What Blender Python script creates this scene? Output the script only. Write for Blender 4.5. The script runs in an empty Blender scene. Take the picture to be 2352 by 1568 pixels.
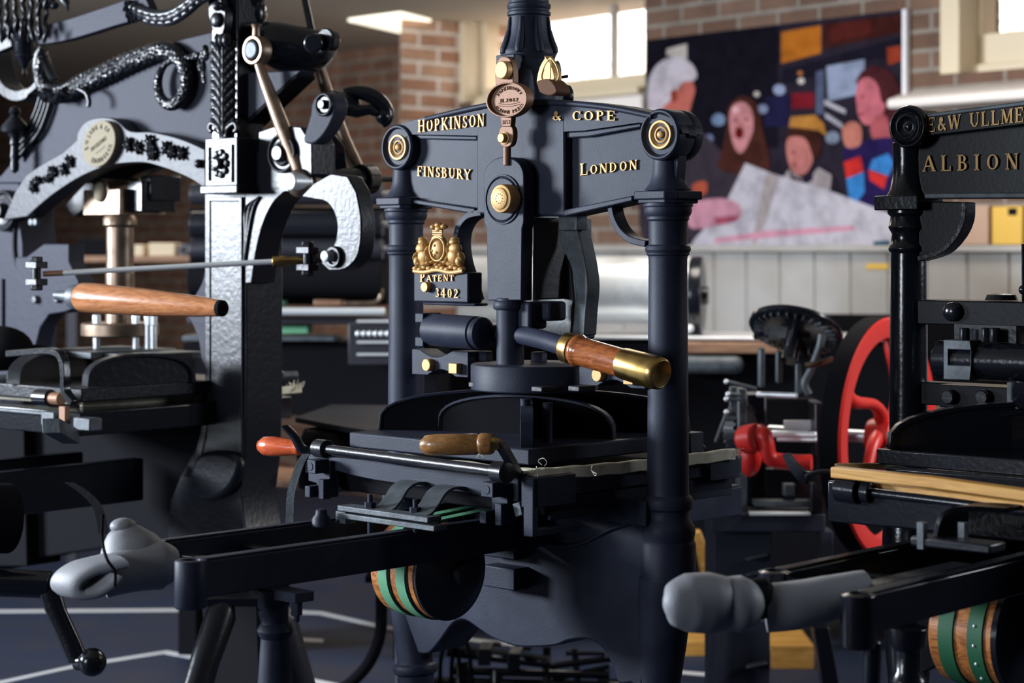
import bpy, bmesh, math, random
from mathutils import Vector, Matrix
random.seed(7)
C = bpy.context.scene
COL = C.collection
PI = math.pi
EYE = 1.30            # eye height above the floor, metres
# ------------------------------------------------------------------ camera
cam_d = bpy.data.cameras.new('camera'); cam = bpy.data.objects.new('camera', cam_d); COL.objects.link(cam)
cam.location = (0, 0, EYE); cam.rotation_euler = (PI/2, 0, 0)
cam_d.sensor_width = 36.0; cam_d.lens = 70.41; cam_d.shift_y = -0.091
cam_d.clip_start = 0.05; cam_d.clip_end = 60
cam_d.dof.use_dof = True; cam_d.dof.focus_distance = 3.72; cam_d.dof.aperture_fstop = 3.5
C.camera = cam
# ------------------------------------------------------------------ world, lamps, exposure
C.view_settings.view_transform = 'Standard'; C.view_settings.look = 'None'
C.view_settings.exposure = 0.0; C.view_settings.gamma = 1.0; C.view_settings.use_curve_mapping = False
wd = bpy.data.worlds.new('world'); C.world = wd; wd.use_nodes = True
wd.node_tree.nodes['Background'].inputs[0].default_value = (0.55, 0.62, 0.80, 1)
wd.node_tree.nodes['Background'].inputs[1].default_value = 0.03
def area(name, loc, target, sx, sy, power, color):
    d = bpy.data.lights.new(name, 'AREA'); d.shape = 'RECTANGLE'; d.size = sx; d.size_y = sy
    d.energy = power; d.color = color
    o = bpy.data.objects.new(name, d); COL.objects.link(o); o.location = loc
    o.rotation_euler = (Vector(target) - Vector(loc)).to_track_quat('-Z', 'Y').to_euler()
    return o
area('side_window_daylight', (-5.2, 4.55, 1.88), (0.0, 3.95, 1.35), 1.25, 0.95, 590, (0.82, 0.90, 1.0))
area('front_window_daylight', (-4.6, 0.6, 1.75), (0.7, 3.7, 1.2), 1.1, 1.3, 115, (0.82, 0.90, 1.0))
area('yard_daylight', (0.9, 9.6, 4.6), (1.2, 10.3, 2.2), 3.2, 1.2, 1500, (1.0, 0.98, 0.94))
area('right_fill_light', (3.3, 3.7, 2.05), (0.3, 3.7, 1.0), 0.9, 1.1, 48, (0.82, 0.90, 1.0))  # soft fill added from the right to lift canvas and right-facing faces
area('ceiling_lamp_glow', (-1.5, 8.6, 2.36), (-1.3, 8.6, 0), 1.2, 1.2, 26, (1.0, 0.88, 0.70))
area('ceiling_lamp_glow', (0.7, 6.3, 2.36), (0.7, 6.5, 0), 1.2, 0.6, 30, (1.0, 0.92, 0.82))

_sd = bpy.data.lights.new('flywheel_fill_spot', 'SPOT'); _sd.energy = 130; _sd.spot_size = math.radians(48); _sd.spot_blend = .6; _sd.shadow_soft_size = .06; _sd.color = (1.0, .95, .88)  # spot added to brighten the red flywheel; no such lamp is known
_so = bpy.data.objects.new('flywheel_fill_spot', _sd); COL.objects.link(_so); _so.location = (2.5, 4.7, 2.3); _so.rotation_euler = (Vector((.95, 5.1, 1.0)) - Vector((2.5, 4.7, 2.3))).to_track_quat('-Z', 'Y').to_euler()
# ------------------------------------------------------------------ materials
def mat(name, base, rough=0.5, metal=0.0, coat=0.0, bump=None, mottle=None, spec=0.5, emit=None):
    m = bpy.data.materials.new(name); m.use_nodes = True
    nt = m.node_tree; b = nt.nodes['Principled BSDF']
    b.inputs['Base Color'].default_value = (*base, 1); b.inputs['Roughness'].default_value = rough
    b.inputs['Metallic'].default_value = metal; b.inputs['Specular IOR Level'].default_value = spec
    b.inputs['Coat Weight'].default_value = coat; b.inputs['Coat Roughness'].default_value = 0.12
    tc = nt.nodes.new('ShaderNodeTexCoord')
    if mottle:
        sc, col2, lo, hi = mottle
        n = nt.nodes.new('ShaderNodeTexNoise'); n.inputs['Scale'].default_value = sc; n.inputs['Detail'].default_value = 5
        r = nt.nodes.new('ShaderNodeMapRange'); r.inputs['From Min'].default_value = lo; r.inputs['From Max'].default_value = hi
        x = nt.nodes.new('ShaderNodeMix'); x.data_type = 'RGBA'
        x.inputs['A'].default_value = (*base, 1); x.inputs['B'].default_value = (*col2, 1)
        nt.links.new(tc.outputs['Object'], n.inputs['Vector']); nt.links.new(n.outputs['Fac'], r.inputs['Value'])
        nt.links.new(r.outputs['Result'], x.inputs['Factor']); nt.links.new(x.outputs['Result'], b.inputs['Base Color'])
    if bump:
        sc, st, dist = bump
        n2 = nt.nodes.new('ShaderNodeTexNoise'); n2.inputs['Scale'].default_value = sc; n2.inputs['Detail'].default_value = 4
        bp = nt.nodes.new('ShaderNodeBump'); bp.inputs['Strength'].default_value = st; bp.inputs['Distance'].default_value = dist
        nt.links.new(tc.outputs['Object'], n2.inputs['Vector']); nt.links.new(n2.outputs['Fac'], bp.inputs['Height'])
        nt.links.new(bp.outputs['Normal'], b.inputs['Normal'])
    if emit:
        b.inputs['Emission Color'].default_value = (*emit[0], 1); b.inputs['Emission Strength'].default_value = emit[1]
    return m
def wood(name, c1, c2, rough=0.35, coat=0.3, scale=(6, 60, 60), dist=3.0):
    m = mat(name, c1, rough, coat=coat); nt = m.node_tree; b = nt.nodes['Principled BSDF']
    tc = nt.nodes.new('ShaderNodeTexCoord'); mp = nt.nodes.new('ShaderNodeMapping'); mp.inputs['Scale'].default_value = scale
    n = nt.nodes.new('ShaderNodeTexNoise'); n.inputs['Scale'].default_value = 1.0; n.inputs['Detail'].default_value = 6
    n.inputs['Distortion'].default_value = dist
    cr = nt.nodes.new('ShaderNodeValToRGB'); cr.color_ramp.elements[0].position = 0.35; cr.color_ramp.elements[1].position = 0.66
    cr.color_ramp.elements[0].color = (*c2, 1); cr.color_ramp.elements[1].color = (*c1, 1)
    nt.links.new(tc.outputs['Object'], mp.inputs['Vector']); nt.links.new(mp.outputs['Vector'], n.inputs['Vector'])
    nt.links.new(n.outputs['Fac'], cr.inputs['Fac']); nt.links.new(cr.outputs['Color'], b.inputs['Base Color'])
    return m
def brick(name, c1, c2, mortar, scale=1.0):
    m = mat(name, c1, 0.85); nt = m.node_tree; b = nt.nodes['Principled BSDF']
    tc = nt.nodes.new('ShaderNodeTexCoord'); mp = nt.nodes.new('ShaderNodeMapping')
    sx = nt.nodes.new('ShaderNodeSeparateXYZ'); ad = nt.nodes.new('ShaderNodeMath'); ad.operation = 'ADD'
    cx = nt.nodes.new('ShaderNodeCombineXYZ'); t = nt.nodes.new('ShaderNodeTexBrick')
    t.inputs['Scale'].default_value = scale; t.inputs['Brick Width'].default_value = 0.225; t.inputs['Row Height'].default_value = 0.073
    t.inputs['Mortar Size'].default_value = 0.013; t.inputs['Mortar Smooth'].default_value = 0.8; t.inputs['Bias'].default_value = -0.1
    t.inputs['Color1'].default_value = (*c1, 1); t.inputs['Color2'].default_value = (*c2, 1); t.inputs['Mortar'].default_value = (*mortar, 1)
    nz = nt.nodes.new('ShaderNodeTexNoise'); nz.inputs['Scale'].default_value = 9; nz.inputs['Detail'].default_value = 4
    mx = nt.nodes.new('ShaderNodeMix'); mx.data_type = 'RGBA'; mx.blend_type = 'OVERLAY'; mx.inputs['Factor'].default_value = 0.55
    L = nt.links.new
    L(tc.outputs['Object'], sx.inputs['Vector']); L(sx.outputs['X'], ad.inputs[0]); L(sx.outputs['Y'], ad.inputs[1])
    L(ad.outputs['Value'], cx.inputs['X']); L(sx.outputs['Z'], cx.inputs['Y']); L(cx.outputs['Vector'], t.inputs['Vector'])
    L(tc.outputs['Object'], nz.inputs['Vector']); L(t.outputs['Color'], mx.inputs['A']); L(nz.outputs['Fac'], mx.inputs['B'])
    L(mx.outputs['Result'], b.inputs['Base Color'])
    bp = nt.nodes.new('ShaderNodeBump'); bp.inputs['Strength'].default_value = 0.6; bp.inputs['Distance'].default_value = 0.01
    L(t.outputs['Fac'], bp.inputs['Height']); bp.invert = True; L(bp.outputs['Normal'], b.inputs['Normal'])
    return m
M = {
 'iron': mat('matte_iron', (.016, .020, .037), .52, bump=(420, .25, .0012), spec=.20, mottle=(16, (.025, .030, .051), .4, .68)),
 'gloss': mat('gloss_black_iron', (.010, .011, .016), .33, bump=(80, .25, .003), spec=.30),
 'cast': mat('pebbled_black_iron', (.032, .034, .050), .55, bump=(60, .35, .003), spec=.12),
 'gloss2': mat('gloss_black_iron_smooth', (.006, .007, .011), .20, coat=.2, spec=.4, bump=(120, .2, .002)),
 'dark': mat('dark_iron', (.018, .018, .026), .45, bump=(80, .3, .002)),
 'greyiron': mat('worn_grey_iron', (.085, .10, .115), .5, metal=.2, bump=(120, .3, .002), mottle=(30, (.05, .06, .07), .4, .65)),
 'gold': mat('gold_paint', (.50, .295, .105), .52, metal=.3, bump=(200, .25, .001)),
 'brass': mat('brass', (.60, .40, .14), .28, metal=1, mottle=(40, (.42, .27, .09), .45, .7)),
 'brass2': mat('pale_brass', (.27, .235, .17), .7, spec=.08),
 'copper': mat('bronze', (.21, .105, .058), .58, metal=.3, bump=(120, .2, .001)),
 'tarnish': mat('tarnished_gunmetal', (.26, .19, .14), .40, metal=.75, mottle=(25, (.15, .10, .07), .4, .65)),
 'steel': mat('bright_steel', (.80, .83, .86), .34, metal=.45),
 'silver': mat('zinc_cylinder', (.78, .82, .84), .30, metal=.25, mottle=(7, (.45, .45, .46), .45, .7)),
 'woodA': wood('chestnut_handle_wood', (.42, .13, .035), (.22, .055, .015), .22, .6, (14, 14, 90)),
 'woodB': wood('golden_handle_wood', (.36, .17, .05), (.20, .085, .022), .3, .4, (10, 60, 60)),
 'woodR': wood('red_stained_wood', (.60, .105, .025), (.44, .06, .015), .25, .6, (20, 20, 60)),
 'woodC': wood('pale_brown_handle_wood', (.52, .22, .09), (.34, .12, .045), .22, .6, (8, 60, 60)),
 'drum': wood('burr_wood', (.66, .25, .065), (.30, .085, .02), .35, .3, (14, 30, 30), 5),
 'timber': wood('frisket_timber', (.66, .36, .085), (.42, .19, .035), .4, .2, (4, 50, 50)),
 'board': wood('old_board', (.34, .19, .11), (.20, .10, .06), .5, .1, (4, 30, 30)),
 'canvas': mat('canvas', (.78, .74, .58), .85, bump=(400, .4, .001), mottle=(30, (.60, .54, .40), .5, .7)),
 'foam': mat('grey_foam', (.21, .215, .235), .55, bump=(250, .3, .001)),
 'green': mat('green_webbing', (.13, .38, .21), .7, bump=(500, .3, .001)),
 'green2': mat('dark_green_webbing', (.015, .12, .05), .6),
 'red': mat('red_enamel', (.62, .020, .016), .38),
 'rubber_shade': mat('black_rubber_and_shade', (.006, .006, .008), .8, spec=.06),  # real rubber, and near-black colour standing in for shade on iron parts
 'cream': mat('cream_paint', (.58, .48, .33), .5),
 'white': mat('white_paint', (.38, .36, .345), .5, mottle=(3, (.29, .26, .225), .4, .7)),
 'plaster': mat('white_plaster', (.72, .66, .62), .8, bump=(18, .5, .01)),
 'brick': brick('lit_brown_brick', (.36, .18, .11), (.50, .31, .21), (.80, .75, .70)),  # lit copy of the brick: window light is lightened into the colour
 'brickM': brick('shade_toned_brick', (.10, .05, .03), (.15, .085, .055), (.22, .19, .16)),  # shaded copy of the brick: shade is darkened into the colour
 'brickD': brick('shade_dark_brick', (.13, .055, .03), (.19, .09, .05), (.20, .16, .12)),  # shadow on the far left wall put into the brick colour
 'ceil': mat('ceiling_paint', (.46, .40, .31), .8),
 'floor': mat('blue_grey_vinyl', (.014, .023, .050), .6, bump=(30, .1, .002), mottle=(4, (.026, .027, .042), .4, .7), spec=.15),
 'tape': mat('white_floor_tape', (.55, .56, .58), .6),
 'stone': mat('whitewashed_stone', (.80, .79, .76), .85, bump=(5, .8, .05), mottle=(4, (.62, .60, .57), .45, .7)),
 'glass': None, 'gloss3': mat('deep_black_iron', (.004, .0045, .007), .30, bump=(150, .10, .0015), spec=.14), 'cast2': mat('semi_gloss_black_iron', (.018, .019, .028), .42, bump=(60, .3, .003), spec=.2), 'engrave': mat('engraving_dark_brown', (.045, .035, .028), .8, spec=.1), 'engrave2': mat('engraving_bronze', (.13, .065, .038), .7, spec=.1), 'leaf': mat('gloss_black_ornament', (.012, .013, .018), .30, spec=.5, bump=(140, .5, .003)), 'scale': mat('scaled_black_iron', (.010, .011, .015), .27, spec=.45),  # engrave: plain dark brown letter colour
 'lamp': mat('lit_ceiling_panel', (.9, .9, .85), .5, emit=((1.0, .93, .74), 1.6)),
 'card': mat('cardboard', (.42, .27, .19), .8), 'yellow': mat('yellow_tin', (.62, .36, .03), .5),
 'paper': mat('white_paper', (.75, .73, .76), .7), 'blue': mat('blue_label', (.02, .16, .26), .6),
}
g = bpy.data.materials.new('window_glass'); g.use_nodes = True
g.node_tree.nodes.remove(g.node_tree.nodes['Principled BSDF'])
_t = g.node_tree.nodes.new('ShaderNodeBsdfTransparent'); _g = g.node_tree.nodes.new('ShaderNodeBsdfGlossy'); _m = g.node_tree.nodes.new('ShaderNodeMixShader')
_g.inputs['Roughness'].default_value = 0.02; _m.inputs[0].default_value = 0.05
g.node_tree.links.new(_t.outputs[0], _m.inputs[1]); g.node_tree.links.new(_g.outputs[0], _m.inputs[2])
g.node_tree.links.new(_m.outputs[0], g.node_tree.nodes['Material Output'].inputs[0])
M['glass'] = g

_nt = M['scale'].node_tree; _v = _nt.nodes.new('ShaderNodeTexVoronoi'); _v.inputs['Scale'].default_value = 85
_b = _nt.nodes.new('ShaderNodeBump'); _b.inputs['Strength'].default_value = 1.0; _b.inputs['Distance'].default_value = 0.006; _b.invert = True
_c = _nt.nodes.new('ShaderNodeTexCoord'); _nt.links.new(_c.outputs['Object'], _v.inputs['Vector']); _nt.links.new(_v.outputs['Distance'], _b.inputs['Height'])
_nt.links.new(_b.outputs['Normal'], _nt.nodes['Principled BSDF'].inputs['Normal'])
# ------------------------------------------------------------------ frames of reference
FPX, CX, HY = 4600.0, 1176.0, 570.0      # survey: focal length in photo pixels, principal column, horizon row
class Frame:
    """ground frame: U across, V away from the front, origin O; w is height relative to eye level"""
    def __init__(s, O, U):
        n = math.hypot(*U); s.U = (U[0]/n, U[1]/n); s.V = (-s.U[1], s.U[0]); s.O = O
        s.ang = math.atan2(s.U[1], s.U[0])
    def _loc(s, X, Y, w):
        dx, dy = X - s.O[0], Y - s.O[1]
        return (dx*s.U[0]+dy*s.U[1], dx*s.V[0]+dy*s.V[1], w)
    def _ray(s, x, y): return ((x-CX)/FPX, (HY-y)/FPX)
    def pl(s, x, y, Y): a, b = s._ray(x, y); return s._loc(a*Y, Y, b*Y)
    def pv(s, x, y, v=0.0):
        a, b = s._ray(x, y); t = (v + s.O[0]*s.V[0]+s.O[1]*s.V[1])/(a*s.V[0]+s.V[1]); return s._loc(a*t, t, b*t)
    def pu(s, x, y, u=0.0):
        a, b = s._ray(x, y); t = (u + s.O[0]*s.U[0]+s.O[1]*s.U[1])/(a*s.U[0]+s.U[1]); return s._loc(a*t, t, b*t)
    def pw(s, x, y, w):
        a, b = s._ray(x, y); t = w/b; return s._loc(a*t, t, w)
    def uw(s, pts, v): return [s.pv(x, y, v)[::2] for x, y in pts]
    def Y(s, p): return s.O[1] + p[0]*s.U[1] + p[1]*s.V[1]
W = Frame((0.0, 0.0), (1, 0))
def frame_obj(o, fr): o.location = (fr.O[0], fr.O[1], 0); o.rotation_euler = (0, 0, fr.ang)
def thing(name, label, cat, fr=W, group=None):
    o = bpy.data.objects.new(name, None); COL.objects.link(o); frame_obj(o, fr); o.empty_display_size = .1
    o['label'] = label; o['category'] = cat
    if group: o['group'] = group
    return o
def cr(pts, n=8, closed=False):
    """Catmull-Rom through points of any dimension"""
    P = [tuple(p) for p in pts]; k = len(P); out = []
    if k < 3: return P
    for i in range(k if closed else k-1):
        g_ = (lambda j: P[j % k]) if closed else (lambda j: P[min(max(j, 0), k-1)])
        a, b, c, d = g_(i-1), g_(i), g_(i+1), g_(i+2)
        for q in range(n):
            t = q/n
            out.append(tuple(.5*((2*b[m])+(-a[m]+c[m])*t+(2*a[m]-5*b[m]+4*c[m]-d[m])*t*t+(-a[m]+3*b[m]-3*c[m]+d[m])*t**3) for m in range(len(b))))
    if not closed: out.append(P[-1])
    return out
class B:
    """mesh builder in a frame's own coordinates (x=u, y=v, z=w)"""
    def __init__(s): s.bm = bmesh.new(); s.mi = 0
    def _f(s, vs):
        try: f = s.bm.faces.new(vs); f.material_index = s.mi
        except ValueError: pass
    def box(s, x0, x1, y0, y1, z0, z1, R=None):
        v = [Vector((x, y, z)) for x in (x0, x1) for y in (y0, y1) for z in (z0, z1)]
        if R is not None:
            c = Vector(((x0+x1)/2, (y0+y1)/2, (z0+z1)/2)); v = [c + R @ (p-c) for p in v]
        v = [s.bm.verts.new(p) for p in v]
        for q in ((0,1,3,2),(4,6,7,5),(0,4,5,1),(2,3,7,6),(0,2,6,4),(1,5,7,3)): s._f([v[i] for i in q])
        return s
    def obox(s, c, X, Y, Z, hx, hy, hz):
        """box with centre c, axes X Y Z, half sizes"""
        c = Vector(c); X, Y, Z = Vector(X).normalized(), Vector(Y).normalized(), Vector(Z).normalized()
        v = [s.bm.verts.new(c + X*hx*i + Y*hy*j + Z*hz*k) for i in (-1,1) for j in (-1,1) for k in (-1,1)]
        for q in ((0,1,3,2),(4,6,7,5),(0,4,5,1),(2,3,7,6),(0,2,6,4),(1,5,7,3)): s._f([v[i] for i in q])
        return s
    def prism(s, pts, d0, d1, ax='v'):
        if ax == 'v': mk = lambda p, d: (p[0], d, p[1])
        elif ax == 'u': mk = lambda p, d: (d, p[0], p[1])
        else: mk = lambda p, d: (p[0], p[1], d)
        q = [pts[0]]
        for p in pts[1:]:
            if abs(p[0]-q[-1][0])+abs(p[1]-q[-1][1]) > 1e-6: q.append(p)
        if abs(q[0][0]-q[-1][0])+abs(q[0][1]-q[-1][1]) < 1e-6: q.pop()
        a = [s.bm.verts.new(mk(p, d0)) for p in q]; b = [s.bm.verts.new(mk(p, d1)) for p in q]
        s._f(list(reversed(a))); s._f(b); n = len(q)
        for i in range(n): s._f([a[i], a[(i+1) % n], b[(i+1) % n], b[i]])
        return s
    def hole_ring(s, outer, inner, d0, d1, ax='v'):
        """ring plate between two outlines of equal point count"""
        n = len(outer)
        if ax == 'v': mk = lambda p, d: (p[0], d, p[1])
        elif ax == 'u': mk = lambda p, d: (d, p[0], p[1])
        else: mk = lambda p, d: (p[0], p[1], d)
        r = [[s.bm.verts.new(mk(p, d)) for p in L] for L in (outer, inner) for d in (d0, d1)]
        for i in range(n):
            j = (i+1) % n
            s._f([r[0][i], r[0][j], r[2][j], r[2][i]]); s._f([r[1][i], r[3][i], r[3][j], r[1][j]])
            s._f([r[0][i], r[1][i], r[1][j], r[0][j]]); s._f([r[2][i], r[2][j], r[3][j], r[3][i]])
        return s
    def lathe(s, prof, c, d=(0, 0, 1), n=32, sq=1.0, caps=True):
        d = Vector(d).normalized(); a = Vector((0, 0, 1)) if abs(d.z) < .9 else Vector((1, 0, 0))
        X = a.cross(d).normalized(); Yv = d.cross(X); c = Vector(c); rings = []
        for r, t in prof:
            if r < 1e-6: rings.append([s.bm.verts.new(c + d*t)])
            else: rings.append([s.bm.verts.new(c + d*t + X*(r*math.cos(2*PI*i/n)) + Yv*(r*sq*math.sin(2*PI*i/n))) for i in range(n)])
        for A, Bq in zip(rings, rings[1:]):
            if len(A) == 1 and len(Bq) == 1: continue
            for i in range(n):
                j = (i+1) % n
                if len(A) == 1: s._f([A[0], Bq[j], Bq[i]])
                elif len(Bq) == 1: s._f([A[i], A[j], Bq[0]])
                else: s._f([A[i], A[j], Bq[j], Bq[i]])
        if caps and len(rings[0]) > 1: s._f(list(reversed(rings[0])))
        if caps and len(rings[-1]) > 1: s._f(rings[-1])
        return s
    def cyl(s, p0, p1, r0, r1=None, n=24):
        p0, p1 = Vector(p0), Vector(p1); d = p1-p0
        return s.lathe([(r0, 0), (r0 if r1 is None else r1, d.length)], p0, d, n)
    def nut(s, c, d, r, h): return s.lathe([(r, 0), (r, h*.85), (r*.85, h)], c, d, 6)
    def tube(s, pts, r, n=12, wave=None):
        P = [Vector(p) for p in pts]; k = len(P); R = r if isinstance(r, (list, tuple)) else [r]*k
        T = [(P[min(i+1, k-1)]-P[max(i-1, 0)]).normalized() for i in range(k)]
        up = Vector((0, 0, 1)) if abs(T[0].z) < .9 else Vector((1, 0, 0)); N = (up - T[0]*up.dot(T[0])).normalized(); rings = []
        for i in range(k):
            N = (N - T[i]*N.dot(T[i])).normalized(); Bn = T[i].cross(N)
            rings.append([s.bm.verts.new(P[i] + (N*math.cos(2*PI*j/n) + Bn*math.sin(2*PI*j/n))*R[i]*(1 if wave is None else wave(i, j))) for j in range(n)])
        for A, Bq in zip(rings, rings[1:]):
            for i in range(n): s._f([A[i], A[(i+1) % n], Bq[(i+1) % n], Bq[i]])
        s._f(list(reversed(rings[0]))); s._f(rings[-1])
        return s
    def ribbon(s, pts, ht, hw, axis, rnd=False):
        """strip of half thickness ht and half width hw (along axis) following pts"""
        P = [Vector(p) for p in pts]; k = len(P); A = Vector(axis).normalized()
        H = ht if isinstance(ht, (list, tuple)) else [ht]*k; Wd = hw if isinstance(hw, (list, tuple)) else [hw]*k; rings = []
        for i in range(k):
            T = (P[min(i+1, k-1)]-P[max(i-1, 0)]).normalized(); N = T.cross(A).normalized()
            if rnd:
                q = [(math.cos(t)*(abs(math.cos(t))**-.35 if abs(math.cos(t)) > .01 else 1), math.sin(t)) for t in [2*PI*j/16 for j in range(16)]]
                sec = [(min(max(a, -1), 1), b) for a, b in q]
            else: sec = [(-1, -1), (1, -1), (1, 1), (-1, 1)]
            rings.append([s.bm.verts.new(P[i] + A*Wd[i]*a + N*H[i]*b) for a, b in sec])
        n = len(rings[0])
        for a, b in zip(rings, rings[1:]):
            for i in range(n): s._f([a[i], a[(i+1) % n], b[(i+1) % n], b[i]])
        s._f(list(reversed(rings[0]))); s._f(rings[-1])
        return s
    def ball(s, c, r, R=None, seg=14):
        r = r if isinstance(r, (tuple, list)) else (r, r, r); c = Vector(c); rings = []
        for i in range(seg//2+1):
            th = PI*i/(seg//2)
            row = []
            for j in range(seg):
                p = Vector((r[0]*math.sin(th)*math.cos(2*PI*j/seg), r[1]*math.sin(th)*math.sin(2*PI*j/seg), r[2]*math.cos(th)))
                if R is not None: p = R @ p
                row.append(c+p)
                if i in (0, seg//2): break
            rings.append([s.bm.verts.new(p) for p in row])
        for A, Bq in zip(rings, rings[1:]):
            for i in range(seg):
                j = (i+1) % seg
                if len(A) == 1: s._f([A[0], Bq[i], Bq[j]])
                elif len(Bq) == 1: s._f([A[j], A[i], Bq[0]])
                else: s._f([A[i], Bq[i], Bq[j], A[j]])
        return s
    def build(s, name, m, parent=None, bev=0.0, smooth=38, fr=None, seg=2):
        me = bpy.data.meshes.new(name)
        bmesh.ops.recalc_face_normals(s.bm, faces=s.bm.faces)
        for v in s.bm.verts: v.co.z += EYE
        s.bm.to_mesh(me); s.bm.free()
        for q in (m if isinstance(m, (list, tuple)) else [m]): me.materials.append(M[q] if isinstance(q, str) else q)
        o = bpy.data.objects.new(name, me); COL.objects.link(o)
        if parent is not None: o.parent = parent
        elif fr is not None: frame_obj(o, fr)
        for p in me.polygons: p.use_smooth = True
        try: me.set_sharp_from_angle(angle=math.radians(smooth))
        except Exception: pass
        if bev:
            md = o.modifiers.new('edge', 'BEVEL'); md.width = bev; md.segments = seg; md.limit_method = 'ANGLE'; md.angle_limit = math.radians(40)
        return o
def tag(o, label, cat, group=None, kind=None):
    o['label'] = label; o['category'] = cat
    if group: o['group'] = group
    if kind: o['kind'] = kind
    return o
def struct(o): o['kind'] = 'structure'; return o
def Rot(ax, deg): return Matrix.Rotation(math.radians(deg), 3, ax)

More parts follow.
